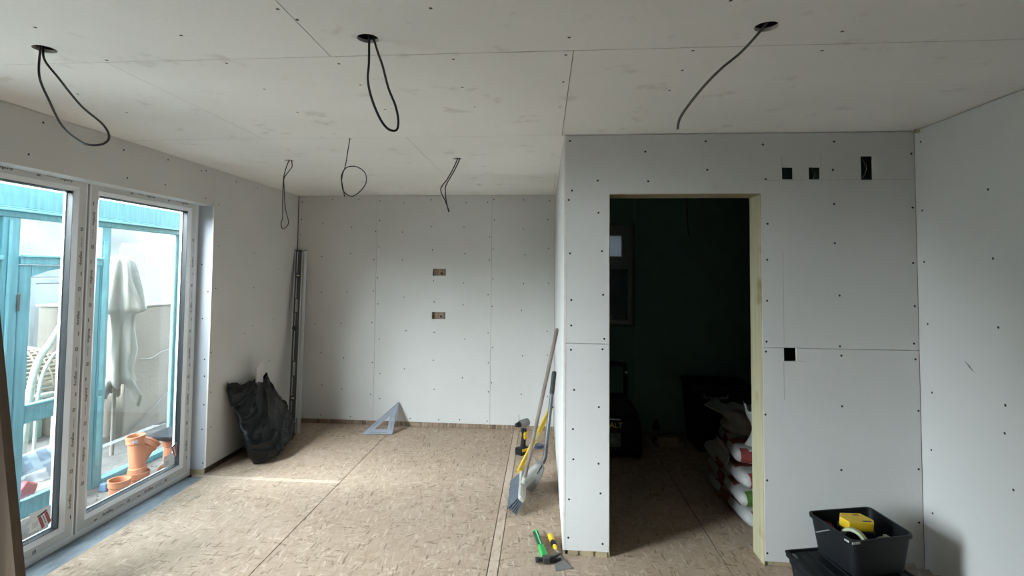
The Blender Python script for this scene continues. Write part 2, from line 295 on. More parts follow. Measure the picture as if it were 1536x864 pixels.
DRIFT = plain('bleached_wood', (.27, .25, .21), .8, var=.2, scale=10, stretch=(1, 1, 4)); BROWN = plain('brown_box', (.07, .042, .033), .8, var=.3, scale=8)
SACKW = plain('white_sack', (.27, .28, .30), .6, var=.10, scale=9); REDP = plain('red_print', (.42, .05, .06), .6); BLUEP = plain('blue_print', (.06, .10, .30), .6)
STONE = plain('pale_stone', (.38, .38, .37), .9, var=.2, scale=20); MINT = plain('mint_paint', (.18, .27, .23), .6)
BINBAG = plain('black_polythene', (.004, .0045, .005), .20, var=.2, scale=5, bump=.10, bscale=26, spec=.30)
ALU = plain('aluminium', (.55, .56, .58), .35, .85, var=.08, scale=12, stretch=(1, 1, .1)); ALUB = plain('aluminium_square', (.40, .44, .52), .42, .6, var=.1, scale=15)
BLACKP = plain('black_plastic', (.010, .011, .013), .5, var=.25, scale=12, spec=.22); LEVELB = plain('black_level_face', (.028, .027, .026), .35, var=.2)
VIAL = plain('level_vial', (.55, .60, .40), .2); YELLOW = plain('yellow_paint', (.72, .47, .02), .4, var=.08); YELLOWD = plain('yellow_dark', (.50, .36, .02), .45, var=.1)
STEEL = plain('worn_steel', (.20, .19, .175), .58, .55, var=.35, scale=9, bump=.15, bscale=30); STEELD = plain('dark_steel', (.07, .07, .07), .42, .6, var=.3, scale=12)
TUBE = plain('grey_handle', (.115, .12, .125), .4, .5, var=.3, scale=9); STICK = timber('worn_stick', (.20, .16, .14), .6)
BRIST = plain('blue_grey_bristle', (.055, .07, .085), .7, var=.4, scale=40, stretch=(1, 1, .2)); BLOCK = plain('worn_grey_block', (.34, .33, .29), .6, var=.3, scale=14)
GREENH = plain('green_grip', (.03, .42, .09), .45, var=.06); GREYT = plain('grey_tool', (.16, .16, .155), .5, var=.2); LIME = plain('tape_green', (.46, .50, .30), .5)
PAPERBAG = plain('paper_sack', (.33, .33, .32), .75, var=.07, scale=7, bump=.35, bscale=9); BAGRED = plain('sack_red', (.17, .022, .018), .7, var=.1); BAGGREEN = plain('sack_green', (.06, .13, .02), .7)
PLASTIC = plain('clear_wrap', (.27, .25, .235), .3, var=.15, scale=12); RAG = plain('beige_rag', (.22, .19, .16), .9, var=.2, scale=12); PINK = plain('magenta_cloth', (.16, .015, .04), .8)
CABLE = plain('black_cable', (.018, .018, .018), .45); CABLEG = plain('grey_cable', (.16, .16, .155), .5); SPLASH = plain('plaster_splash', (.45, .45, .43), .8)
PENCIL = plain('pencil_line', (.30, .29, .28), .9); SCUFFM = plain('grey_scuff', (.25, .25, .24), .8, var=.3, scale=30); LETTERY = plain('yellow_lettering', (.75, .55, .05), .5)
# ------------------------------------------------------------------ setting: boards with holes, screws
def panel(name, fr, u0, u1, v0, v1, t, mats, parent, rects=(), circles=(), screws=(), sr=.0062, w0=0):
    us = {u0, u1}; vs = {v0, v1}; cells = []
    for a, b, c, d in rects: us |= {max(a, u0), min(b, u1)}; vs |= {max(c, v0), min(d, v1)}
    sq = []
    for cu, cv, r in circles:
        q = r*1.25; us |= {cu-q, cu+q}; vs |= {cv-q, cv+q}; sq.append((cu, cv, r, q))
    us = sorted(us); vs = sorted(vs); mb = MB()
    def solid(i, j):
        if i < 0 or j < 0 or i >= len(us)-1 or j >= len(vs)-1: return False
        cu, cv = (us[i]+us[i+1])/2, (vs[j]+vs[j+1])/2
        if any(a < cu < b and c < cv < d for a, b, c, d in rects): return False
        if any(abs(cu-a) < q and abs(cv-b) < q for a, b, r, q in sq): return False
        return True
    def inq(i, j):
        cu, cv = (us[i]+us[i+1])/2, (vs[j]+vs[j+1])/2
        return any(abs(cu-a) < q and abs(cv-b) < q for a, b, r, q in sq)
    for i in range(len(us)-1):
        for j in range(len(vs)-1):
            if not solid(i, j): continue
            a, b, c, d = us[i], us[i+1], vs[j], vs[j+1]
            for ww in (w0, w0+t): mb.add([fr(a, c, ww), fr(b, c, ww), fr(b, d, ww), fr(a, d, ww)], [(0, 1, 2, 3)])
            for (ii, jj, p, q) in ((i-1, j, (a, c), (a, d)), (i+1, j, (b, c), (b, d)), (i, j-1, (a, c), (b, c)), (i, j+1, (a, d), (b, d))):
                inside = 0 <= ii < len(us)-1 and 0 <= jj < len(vs)-1
                if not solid(ii, jj) and not (inside and inq(ii, jj)):
                    mb.add([fr(*p, w0), fr(*q, w0), fr(*q, w0+t), fr(*p, w0+t)], [(0, 1, 2, 3)], None, 1)
    for cu, cv, r, q in sq:
        n = 32
        def cpt(k): a = 2*math.pi*k/n+math.pi/4; return cu+r*math.cos(a), cv+r*math.sin(a)
        def spt(k):
            a = 2*math.pi*k/n+math.pi/4; c, s = math.cos(a), math.sin(a); f = q/max(abs(c), abs(s)); return cu+c*f, cv+s*f
        for k in range(n):
            for ww in (w0, w0+t): mb.add([fr(*cpt(k), ww), fr(*cpt(k+1), ww), fr(*spt(k+1), ww), fr(*spt(k), ww)], [(0, 1, 2, 3)])
            mb.add([fr(*cpt(k), w0), fr(*cpt(k+1), w0), fr(*cpt(k+1), w0+t), fr(*cpt(k), w0+t)], [(0, 1, 2, 3)], None, 1)
    o = mb.build(name, mats, parent)
    sc = [(u, v) for u, v in screws if u0+.004 < u < u1-.004 and v0+.004 < v < v1-.004]
    if sc:
        sb = MB()
        for u, v in sc:
            R1 = [fr(u+sr*math.cos(a), v+sr*math.sin(a), w0-.0002) for a in (k*math.pi/4 for k in range(8))]
            R2 = [fr(u+sr*.7*math.cos(a), v+sr*.7*math.sin(a), w0-.0008) for a in (k*math.pi/4 for k in range(8))]
            sb.add(R1+R2+[fr(u, v, w0-.0004)], [(k, (k+1) % 8, 8+(k+1) % 8, 8+k) for k in range(8)]+[(8+k, 8+(k+1) % 8, 16) for k in range(8)])
        s = sb.build('screw_heads', SCREW, o); s['kind'] = 'stuff'
    return o
G = .0014                                   # half a joint
FB = lambda u, v, w: (u, YB+w, v)
FP = lambda u, v, w: (u, YP+w, v)
FPB = lambda u, v, w: (u, YP+PT-w, v)
FL = lambda u, v, w: (XL-w, u, v)
FR = lambda u, v, w: (XR+w, u, v)
FC = lambda u, v, w: (u, v, H+w)
FS = lambda u, v, w: (XP+w, u, v)
FF = lambda u, v, w: (u, YF-w, v)
PB = [PAPER, CORE]
DOOR_Y0, DOOR_Y1, DOOR_Z = 1.93, 3.995, 2.08
W2 = (.72, 1.72, .25, 2.14)               # unseen window added beside the camera to light the room
# floor
fl = MB().box((XL-.3, YF-.3, -.14), (XR+.3, YB+.28, -.02)).build('floor', plain('subfloor_dark', (.03, .024, .018), .95)); as_structure(fl, 'strand board floor of pale pressed wood sheets', 'floor')
def fboard(x0, x1, y0, y1, mat=OSB, zt=0., xa=None, xb=None):
    g = .0022; xa = x0 if xa is None else xa
    MB().prism([(x0+g, y0+g), (x1-g, y0+g), (x1-g, y1-g), (xa+g, y1-g)], .018, Matrix.Translation((0, 0, zt-.018))).build('floor_board', mat, fl, bevel=.0012, seg=1)
fboard(-2.475, -1.5, YF, 1.5); fboard(-2.505, -1.5, 1.5, 3.935, xa=-2.563); fboard(-2.69, -1.5, 3.985, YB+.012)
fboard(-2.563, -1.5, 3.935, 3.985, OSBD, -.0004, xa=-2.69)
fboard(-1.5, -.282, YF, 2.30); fboard(-1.5, -.282, 2.30, 4.74, zt=.0006); fboard(-1.5, -.282, 4.74, YB+.012)
fboard(-.282, -.226, YF, YB+.012, OSBD, -.0004)
fboard(-.226, 1.003, YF, 1.8); fboard(-.226, 1.003, 1.8, 4.24, zt=.0005); fboard(-.226, 1.003, 4.24, YB+.012)
fboard(1.003, XR+.012, YF, 2.4); fboard(1.003, XR+.012, 2.4, 4.84); fboard(1.003, XR+.012, 4.84, YB+.012)
th = MB()
random.seed(4)
for i in range(24):
    y0, y1 = 1.95+i*.083, 1.95+(i+1)*.083
    def zz(x, y): return -.004+.004*nz((x*9, y*5, 0))
    xs = [-2.70, -2.655, -2.61, -2.565, -2.528 if i < 22 else -2.565]
    for a, b in zip(xs[:-1], xs[1:]):
        if b > a: th.add([(a, y0, zz(a, y0)), (b, y0, zz(b, y0)), (b, y1, zz(b, y1)), (a, y1, zz(a, y1))], [(0, 1, 2, 3)])
    th.add([(-2.70, y0, -.016), (-2.53, y0, -.016), (-2.53, y1, -.016), (-2.70, y1, -.016)], [(0, 1, 2, 3)])
tag(th.build('threshold_strip', DPC, smooth=True, loc=(-2.62, 2.96, -.016)), 'grey damp-proof strip lying along the foot of the glazed patio door', 'threshold')
# ceiling
ce = MB().box((XL-.3, YF-.3, H+.16), (XR+.3, YB+.28, H+.30)).build('ceiling', CAVITY); as_structure(ce, 'grey plasterboard ceiling with round light holes and hanging cables', 'ceiling')
HOLES = [(-1.825, 1.78, .037), (-.607, 1.768, .037), (.715, 1.762, .037), (-1.841, 3.714, .034), (-.605, 3.694, .032)]
SMALL = [(-1.166, 3.115, .010)]
CB = [CPAPER, CORE]
for (y0, y1, cuts) in ((YF, -.49, [0]), (-.49, .71, [-1.5, .5]), (.71, 1.91, [-.797, 1.60]), (1.91, 3.09, [-1.70, .105]), (3.09, 4.29, [-.815, 1.0]), (4.29, YB+.012, [.10])):
    xs = [XL-.012]+cuts+[XR+.012]
    for a, b in zip(xs[:-1], xs[1:]):
        cc = [c for c in HOLES+SMALL if a < c[0] < b and y0 < c[1] < y1]
        panel('plasterboard', FC, a+G, b-G, y0+G, y1-G, .0125, CB, ce, circles=cc, screws=SCREWS_CEIL, sr=.006, w0=.0008*random.random())
jo = MB()
for x in (-2.2, -1.3, -.3, .3, 1.4):
    j = MB().box((x-.022, YF, H+.0135), (x+.022, YB, H+.16)).build('joist', PINEY, ce)
# left wall
wl = MB(); lf = panel('wall_left', FL, YF-.3, YB+.28, -.14, H+.30, .25, [CAVITY, CAVITY], None, rects=[(DOOR_Y0, DOOR_Y1+.02, -.02, DOOR_Z+.04), W2], w0=.03)
as_structure(lf, 'shaded grey plasterboard wall with the glazed patio door', 'wall')
panel('plasterboard', FL, DOOR_Y1, YB-.0135, .048, H-.002, .0125, PB, lf, screws=SCREWS_LEFT)
panel('plasterboard', FL, DOOR_Y0+G, DOOR_Y1-G, DOOR_Z, H-.002, .0125, PB, lf, screws=SCREWS_LEFT)
panel('plasterboard', FL, W2[1], DOOR_Y0-G, .048, H-.002, .0125, PB, lf)
panel('plasterboard', FL, W2[0], W2[1]-G, W2[3], H-.002, .0125, PB, lf); panel('plasterboard', FL, W2[0], W2[1]-G, .01, W2[2], .0125, PB, lf)
panel('plasterboard', FL, YF+.013, W2[0]-G, .048, H-.002, .0125, PB, lf)
FRV = lambda u, v, w: (u, DOOR_Y1+w, v)
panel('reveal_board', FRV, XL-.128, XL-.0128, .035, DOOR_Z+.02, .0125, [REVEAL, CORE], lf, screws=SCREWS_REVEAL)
MB().box((XL-.128, DOOR_Y0, DOOR_Z), (XL-.0128, DOOR_Y1, DOOR_Z+.0125)).build('reveal_board', UPVC, lf)
MB().box((XL-.128, DOOR_Y0-.0125, .035), (XL-.0128, DOOR_Y0, DOOR_Z)).build('reveal_board', UPVC, lf)
MB().box((XL-.029, DOOR_Y1+.02, 0), (XL-.0135, YB, .09)).build('sole_plate', DARKWOOD, lf); MB().box((XL-.12, DOOR_Y1+.002, -.002), (XL-.0135, DOOR_Y1+.018, .05)).build('sole_plate', PINEX, lf)
# back wall
wb = panel('wall_back', FB, XL-.3, XR+.3, -.14, H+.30, .22, [OSBW, CAVITY], None, rects=[(.40, .915, 1.055, 2.086)], w0=.034)
as_structure(wb, 'pale plasterboard end wall with two small socket openings', 'wall')
bx = [XL+.001, -1.732, -.525, XP-.001]
for a, b in zip(bx[:-1], bx[1:]):
    rc = [(-1.134, -.994, 1.541, 1.613), (-1.134, -.994, 1.096, 1.168)] if a < -1.0 < b else []
    panel('plasterboard', FB, a+G, b-G, .046, H-.003, .0125, PB, wb, rects=rc, screws=SCREWS_BACK, w0=-.0006+.001*random.random())
MB().box((XL, YB+.0135, .0), (XP, YB+.033, .09)).build('sole_plate', OSBW, wb)
for z in (1.577, 1.132):
    d = MB(); d.tube([(-1.045, YB+.0335, z-.012), (-1.045, YB+.030, z-.012)], .012, 12); d.build('cable_hole', BLACKR, wb)
# right wall
wr = MB().box((XR+.03, YF-.3, -.14), (XR+.28, YB+.28, H+.30)).build('wall_right', CAVITY); as_structure(wr, 'plain plasterboard wall beside the black tub', 'wall')
for a, b in ((YF+.013, -.52), (-.52, .68), (.68, 1.88), (1.88, YP-.001)):
    panel('plasterboard', FR, a+G, b-G, .03, H-.004, .0125, PB, wr, screws=SCREWS_RIGHT)
MB().box((XR+.0135, YF, 0), (XR+.029, YP, .08)).build('sole_plate', PINEY, wr)
sf = MB(); P = []
for k in range(10):
    t = k/9; P.append((2.774-.065*t, 1.175-.051*t, .006*math.sin(math.pi*t)))
sf.add([FR(u, v+q, -.0006) for u, v, q in P]+[FR(u, v-q, -.0006) for u, v, q in P], [(k, k+1, 10+k+1, 10+k) for k in range(9)])
sf.build('scuff_mark', SCUFFM, wr)
MB().box((XR-.018, YP-.05, H-.022), (XR-.002, YP-.028, H-.002)).build('packer', PINE, wr)
# wall behind the camera
wf = MB().box((XL-.3, YF-.28, -.14), (XR+.3, YF-.03, H+.30)).build('wall_front', CAVITY); as_structure(wf, 'plasterboard wall behind the viewer', 'wall')
for a, b in zip([XL, -1.4, -.2, 1.0], [-1.4, -.2, 1.0, XR]): panel('plasterboard', FF, a+G, b-G, .03, H-.002, .0125, PB, wf)
# inner partition with doorway
wp = structure('wall_partition', 'grey plasterboard partition with an open unlined doorway and cut socket holes', 'wall')
ZJ = 1.1765; X0 = XP+.013
up = [(1.324, 1.384, 2.108, 2.176), (1.467, 1.529, 2.107, 2.175), (1.742, 1.805, 2.102, 2.236)]
panel('plasterboard', FP, X0, XR-.001, ZJ+G, H-.004, .0125, PB, wp, rects=[(DX0, DX1, 0, DH)]+up, screws=SCREWS_PART)
panel('plasterboard', FP, X0, DX0, .030, ZJ-G, .0125, PB, wp, screws=SCREWS_PART, w0=.0006)
panel('plasterboard', FP, DX1, XR-.001, .026, ZJ-G, .0125, PB, wp, rects=[(1.322, 1.388, 1.105, 1.3)], screws=SCREWS_PART, w0=.0005)
GB = [GREEN, CORE]
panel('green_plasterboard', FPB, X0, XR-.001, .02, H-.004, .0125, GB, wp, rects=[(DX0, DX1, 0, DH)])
def stud(a, b, m=PINE): return MB().box(a, b).build('stud', m, wp, bevel=.002, seg=1)
y0, y1 = YP+.0004, YP+PT-.0004
stud((DX1+.0005, YP+.0135, 0), (DX1+.045, y1-.013, H-.003)); MB().box((DX1-.004, YP+.004, 0), (DX1+.0003, y1, DH-.0005)).build('jamb_board', PINE, wp, bevel=.0015, seg=1)
stud((DX0-.045, YP+.0135, 0), (DX0-.0005, y1-.013, H-.003)); MB().box((DX0-.0003, YP+.004, 0), (DX0+.004, y1, DH-.0005)).build('jamb_board', PINE, wp)
MB().box((DX0+.004, YP+.002, DH-.004), (DX1-.004, y1, DH+.0)).build('head_board', PINEX, wp); stud((DX0, YP+.0135, DH+.0005), (DX1, y1-.013, DH+.045), PINEX)
stud((XP+.0135, YP+.0135, 0), (XP+.058, y1-.013, H-.003)); stud((1.598, YP+.0135, .05), (1.642, y1-.013, H-.003)); stud((XR-.046, YP+.0135, 0), (XR-.002, y1-.013, H-.003))
MB().box((XP+.059, YP+.0135, 0), (DX0-.046, y1-.013, .05)).build('sole_plate', PINEX, wp); MB().box((DX1+.046, YP+.0135, 0), (1.597, y1-.013, .05)).build('sole_plate', PINEX, wp); MB().box((1.643, YP+.0135, 0), (XR-.047, y1-.013, .05)).build('sole_plate', PINEX, wp)
for k, x in enumerate((XP+.03, XP+.115, XP+.19)): MB().box((x, YP+.006, 0), (x+.055, YP+.0132, .029)).build('packing_block', PINEX, wp)
pm = MB()
def pl(u0, v0, u1, v1): pm.box((min(u0, u1)-.0007, YP-.0005, min(v0, v1)-.0007), (max(u0, u1)+.0007, YP+.0002, max(v0, v1)+.0007))
pl(1.323, 1.20, 1.323, 1.703); pl(1.320, 1.104, 1.320, .893); pl(1.241, 2.104, 2.012, 2.104); pl(1.324, 2.176, 1.324, 2.245); pl(1.529, 2.175, 1.529, 2.245); pl(1.322, 1.104, 1.43, 1.104)
pm.build('pencil_marks', PENCIL, wp)['kind'] = 'stuff'
for x, z, dz in ((1.505, 2.12, .05), (1.78, 2.15, .06)):
    MB().tube(smoothp([(x-.012, YP+.05, z-.05), (x, YP+.03, z), (x+.004, YP+.026, z+dz*.6), (x-.01, YP+.05, z+dz*1.6)]), .004, 6).build('cable_end', CABLEG, wp, smooth='all')
# side of the store facing the open room
ws = structure('wall_inner', 'narrow bright plasterboard side of the store, behind the leaning broom', 'wall')
panel('plasterboard', FS, YP-.0005, 4.28-G, .03, H-.003, .0125, PB, ws); panel('plasterboard', FS, 4.28+G, YB-.002, .03, H-.003, .0125, PB, ws)
MB().box((XP+.06, YP+PT+.001, 0), (XP+.10, YB-.002, H)).build('stud_core', CAVITY, ws); MB().box((XP+.0135, YP+.0135, 0), (XP+.055, YB-.01, .045)).build('sole_plate', PINEY, ws)
FSG = lambda u, v, w: (XP+.16-w, u, v)
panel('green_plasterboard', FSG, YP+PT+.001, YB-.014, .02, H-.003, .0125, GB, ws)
# green lined store behind the doorway
wg = structure('wall_store', 'very dark green moisture board wall inside the unlit store', 'wall')
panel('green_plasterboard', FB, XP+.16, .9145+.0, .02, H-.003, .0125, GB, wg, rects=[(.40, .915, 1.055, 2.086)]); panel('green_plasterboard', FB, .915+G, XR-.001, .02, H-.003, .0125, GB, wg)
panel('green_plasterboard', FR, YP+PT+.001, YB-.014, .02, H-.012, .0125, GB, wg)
# patio door
FD = lambda u, v, w: (XL-.12-w, u, v)
d1 = structure('door_1', 'white glazed patio door with printed film still on its frames', 'door')
MB().ring(1.932, DOOR_Y1-.001, -.012, 2.117, [(0, .004), (.036, .004), (.036, .07), (0, .07)], FD).build('outer_frame', UPVC, d1, bevel=.002, seg=1)
TD, TDF = text_mesh('duraflex', .0255); TB, TBF = text_mesh('duraflex system', .009)
def prints(mb, u, v, dx, dv, length, off):
    e = Vector((dx, dv)); upv = Vector((-dv, dx)); p = off
    def put(V, F, a, h):
        mb.add([FD(u+e.x*(a+q.x)+upv.x*(q.y+h), v+e.y*(a+q.x)+upv.y*(q.y+h), -.0006) for q in V], F)
    def bar(a, b, h0, h1): put([Vector((a, h0, 0)), Vector((b, h0, 0)), Vector((b, h1, 0)), Vector((a, h1, 0))], [(0, 1, 2, 3)], 0, 0)
    while p+.31 < length:
        bar(p, p+.022, -.010, -.004); put(TD, TDF, p+.06, -.007); put(TB, TBF, p+.168, -.004)
        q = p+.262
        for k in range(3): bar(q, q+.020, -.008+k*.0072, -.008+k*.0072+.0036)
        bar(q, q+.003, -.008, .010); bar(q+.017, q+.020, -.008, .010)
        p += .35
LEAF = [(0, .0), (.060, .0), (.085, .014), (.085, .030), (.085, .066), (0, .066)]
for (u0, u1) in ((1.962, 2.955), (2.968, 3.962)):
    v0, v1 = .022, 2.107
    lf_ = MB().ring(u0, u1, v0, v1, LEAF, FD).build('door_leaf', UPVC, d1, bevel=.0015, seg=1)
    MB().ring(u0+.012, u1-.012, v0+.012, v1-.012, [(0, -.0003), (.046, -.0003), (.046, -.0001), (0, -.0001)], FD).build('protective_film', FILM, lf_)
    MB().ring(u0+.083, u1-.083, v0+.083, v1-.083, [(0, .015), (.004, .015), (.004, .052), (0, .052)], FD).build('gasket', BLACKR, lf_)
    MB().ring(u0+.080, u1-.080, v0+.080, v1-.080, [(0, .052), (.014, .052), (.010, .070), (0, .070)], FD).build('outer_bead', UPVC, lf_)
    MB().box(FD(u0+.082, v0+.082, .040), FD(u1-.082, v1-.082, .034)).build('glass_pane', GLASS, lf_)
    pb = MB(); L_ = v1-v0-.1
    prints(pb, (u0+u1)/2+.47, v1-.030, -1, 0, .98, .02); prints(pb, u0+.03, v0+.032, 1, 0, .92, .10)
    prints(pb, u1-.032, v0+.07, 0, 1, 2.0, .04); prints(pb, u0+.034, v1-.07, 0, -1, 2.0, .06)
    pb.build('film_print', INK, lf_)
MB().box(FD(2.9545, .03, .05), FD(2.9685, 2.10, .012)).build('meeting_seal', BLACKR, d1)
def sticker(u0, v0, u1, v1, rq, leaf):
    FG = lambda u, v, w: FD(u, v, .0335-w)
    s = MB(); s.add([FG(u0, v0, 0), FG(u1, v0-.004, 0), FG(u1, v1, 0), FG(u0, v1, 0)], [(0, 1, 2, 3)])
    for k in range(4):
        s.add([FG(u0+.015, v0+.018+k*.008, .0003), FG(u0+.05+.008*(k % 2), v0+.018+k*.008, .0003), FG(u0+.05, v0+.020+k*.008, .0003), FG(u0+.015, v0+.020+k*.008, .0003)], [(0, 1, 2, 3)], None, 1)
    a, b, c, d = [Vector(q) for q in rq]                     # top left, top right, bottom right, bottom left
    def strip(f0, f1, g0, g1, mi, w):
        def P(f, g): q = (a*(1-f)+b*f)*(1-g)+(d*(1-f)+c*f)*g; return FG(q.x, q.y, w)
        s.add([P(f0, g0), P(f1, g0), P(f1, g1), P(f0, g1)], [(0, 1, 2, 3)], None, mi)
    strip(0, 1, 0, 1, 0, .0005); strip(.05, .95, .02, .13, 3, .0008); strip(.05, .34, .15, .95, 2, .0008); strip(.66, .95, .15, .95, 2, .0008); strip(.46, .54, .2, .8, 1, .0008)
    s.build('sticker', [plain('sticker_white', (.84, .88, .90), .5, var=.03), SCUFFM, plain('sticker_red', (.45, .09, .12), .5), INK], leaf)
leaves = [c for c in d1.children if c.name.startswith('door_leaf')]
sticker(2.712, .150, 2.838, .252, [(2.752, .222), (2.812, .240), (2.846, .158), (2.786, .136)], leaves[0])
sticker(3.735, .128, 3.850, .212, [(3.806, .256), (3.868, .274), (3.872, .185), (3.850, .172)], leaves[1])
# unseen window added to light the room, and the small store window
FW2 = lambda u, v, w: (XL-.10-w, u, v)
w2 = structure('added_window', 'unseen white framed window added beside the viewer to light the room', 'window')
MB().ring(W2[0]-.005, W2[1]+.005, W2[2]-.005, W2[3]+.005, [(0, 0), (.07, 0), (.07, .07), (0, .07)], FW2).build('window_frame', UPVC, w2, bevel=.003)
MB().box(FW2(W2[0], 1.62, .065), FW2(W2[1], 1.68, .005)).build('transom', UPVC, w2); MB().box(FW2(W2[0]+.06, W2[2]+.06, .036), FW2(W2[1]-.06, W2[3]-.06, .030)).build('glass_pane', GLASS, w2)
FW1 = lambda u, v, w: (u, YB+.05+w, v)
w1 = structure('window_1', 'small white window with frosted panes on the store wall, coloured dim as in shade', 'window')
MB().ring(.402, .913, 1.057, 2.084, [(0, 0), (.055, 0), (.055, .06), (0, .06)], FW1).build('window_frame', UPVCSHADE, w1, bevel=.003); MB().box(FW1(.457, 1.625, .055), FW1(.858, 1.69, -.004)).build('transom', UPVCSHADE, w1, bevel=.003)
tp = MB().ring(.457, .858, 1.69, 2.03, [(0, -.012), (.055, -.012), (.065, 0), (.065, .04), (0, .04)], FW1).build('top_sash', UPVCSHADE, w1, bevel=.002); MB().box(FW1(.52, 1.753, .030), FW1(.795, 1.967, .024)).build('pane', FROST, tp)
MB().box(FW1(.455, 1.110, .034), FW1(.860, 1.627, .028)).build('pane', FROSTSHADE, w1)
MB().ring(.40, .915, 1.055, 2.086, [(-.0, -.062), (.0, .0), (.012, .0), (.012, -.03)], FW1).build('reveal', GREEN, w1)
for a in (.62, .74): MB().box(FW1(a, 1.112, -.035), FW1(a+.085, 1.165, -.004)).build('handle_block', GREYT, w1, bevel=.006)
# ------------------------------------------------------------------ hanging cables
CAB = [(CABLE1, .0040, CABLE, 'black cable looped low from the ceiling hole above the patio door'),
       (CABLE2, .0042, CABLE, 'long narrow black cable loop hanging from the middle near ceiling hole'),
       (CABLE3, .0042, CABLEG, 'single grey cable curving from the ceiling hole in front of the doorway wall'),
       (CABLE4, .0034, CABLE, 'twisted black cable hanging near the far end of the shaded wall'),
       (CABLE5, .0030, CABLE, 'thin black cable coiled into a ring, hanging from the ceiling joint')]
for i, (P, r, m, lab) in enumerate(CAB):
    Q = []
    for k, p in enumerate(P):
        Q.append((p[0], p[1]+.02*math.sin(k*1.1+i), p[2]))
    hx, hy = [(-1.84, 1.78), (-.603, 1.768), (.715, 1.762), (-1.838, 3.714), (-1.166, 3.115)][i]
    Q[0] = (hx if i != 2 else .72, hy, H+.02); Q = [(Q[0][0], hy, H+.06)]+Q
    if i not in (2, 4): Q[-1] = (hx+.012, hy, H+.02); Q.append((hx+.012, hy+.01, H+.06))
    o = MB().tube(smoothp(Q, 8), r, 8).build('ceiling_cable', m, smooth='all', loc=(hx, hy, H)); tag(o, lab, 'cable', 'cables left hanging for ceiling lights')
r6 = thing('ceiling_cable', 'pair of crossed black cable ends hanging in front of the end wall', 'cable', (-.605, 3.694, H), 'cables left hanging for ceiling lights')
for P in (CABLE6, CABLE7):
    MB().tube(smoothp([(-.60, 3.694, H+.06)]+[(p[0], p[1]+.01*k, p[2]) for k, p in enumerate(P)], 8), .0038, 8).build('cable_end', CABLE, r6, smooth='all')
# ------------------------------------------------------------------ black rubbish sack with offcuts
bagL = [(0.0, 4.235, -2.30), (.10, 4.185, -2.335), (.22, 4.190, -2.39), (.37, 4.205, -2.452), (.51, 4.20, -2.505), (.62, 4.19, -2.548)]
bagR = [(0.0, 4.45, -2.30), (.03, 4.77, -2.32), (.13, 4.915, -2.36), (.34, 4.875, -2.44), (.50, 4.83, -2.50), (.60, 4.785, -2.545)]
def interp(T, t):
    t = t*(len(T)-1); i = min(int(t), len(T)-2); f = t-i; return Vector(T[i]).lerp(Vector(T[i+1]), f)
def ridge(x, k): return (1-2*abs(nz(x)))**k if abs(nz(x)) < .5 else 0
def bagpt(t, a, inner=0):
    l, r = interp(bagL, t), interp(bagR, t)
    c = (l+r)/2; hw = (r-l)/2
    th = (.05+.13*math.sin(math.pi*min(1, t*.80+.14))**.8)*(1-.42*t); th = max(th, .035)
    p = Vector((c.z, c.y, c.x)) + math.cos(a)*Vector((hw.z, hw.y, hw.x))
    nrm = Vector((.92, 0, .37))
    s = math.sin(a); p += nrm*th*(abs(s)**.9*(1 if s > 0 else -.55))
    low = max(0, 1-t*2.2)
    f = ridge((p.y*2.6+p.z*2.2, p.z*8-p.y*5.0, 1.7), 2.6)                    # long diagonal pulls
    g = ridge((p.y*3-p.z*2, p.z*13+p.y*4, 6.1), 2)*low                        # tight folds round the foot
    h = ridge((p.y*5+p.z*3, p.z*17-p.y*9, 3.3), 3)
    amp = (1-inner*.6)*(.022*f+.026*g+.010*h*h-.012)
    if s > -.35: p += nrm*amp*min(1, (s+.35)*2)
    top = max(0, t-.90)/.10
    p.z += top*(.030*math.sin(a*2+2.2)+.012*math.sin(a*5)+.008*math.sin(a*11)); p += nrm*top*.02*math.sin(a*4); p -= nrm*inner
    p.x = max(p.x, XL+.006); p.z = max(p.z, .003)
    return p
sb = thing('rubbish_sack', 'black plastic rubbish sack slumped against the shaded wall, plasterboard offcut poking out', 'rubbish bag', (-2.36, 4.5, 0))
mb = MB(); na, nt = 150, 120; V = [bagpt(i/(nt-1), 2*math.pi*j/na) for i in range(nt) for j in range(na)]
F = [(i*na+j, i*na+(j+1) % na, (i+1)*na+(j+1) % na, (i+1)*na+j) for i in range(nt-1) for j in range(na)]
F.append(tuple(range(na))[::-1]); ns = 14
V += [bagpt(1-.02-.25*k/ns, 2*math.pi*j/na, .008+.008*(k > 0)) for k in range(ns) for j in range(na)]
b0 = (nt-1)*na; b1 = nt*na
F += [(b0+j, b0+(j+1) % na, b1+(j+1) % na, b1+j) for j in range(na)]
F += [(b1+k*na+j, b1+k*na+(j+1) % na, b1+(k+1)*na+(j+1) % na, b1+(k+1)*na+j) for k in range(ns-1) for j in range(na)]
F.append(tuple(range(b1+(ns-1)*na, b1+ns*na)))
mb.add(V, F).build('sack', BINBAG, sb, smooth='all')
of = tag(MB().box((-.055, -.006, -.24), (.055, .006, .135), frame_from((-2.488, 4.575, .635), (.05, .90, .38), (.95, .06, -.25), (.20, -.40, .88))).build('board_offcut', PAPER, bevel=.002, loc=(-2.515, 4.6, .5)), 'grey plasterboard offcut poking out of the black rubbish sack', 'offcut')
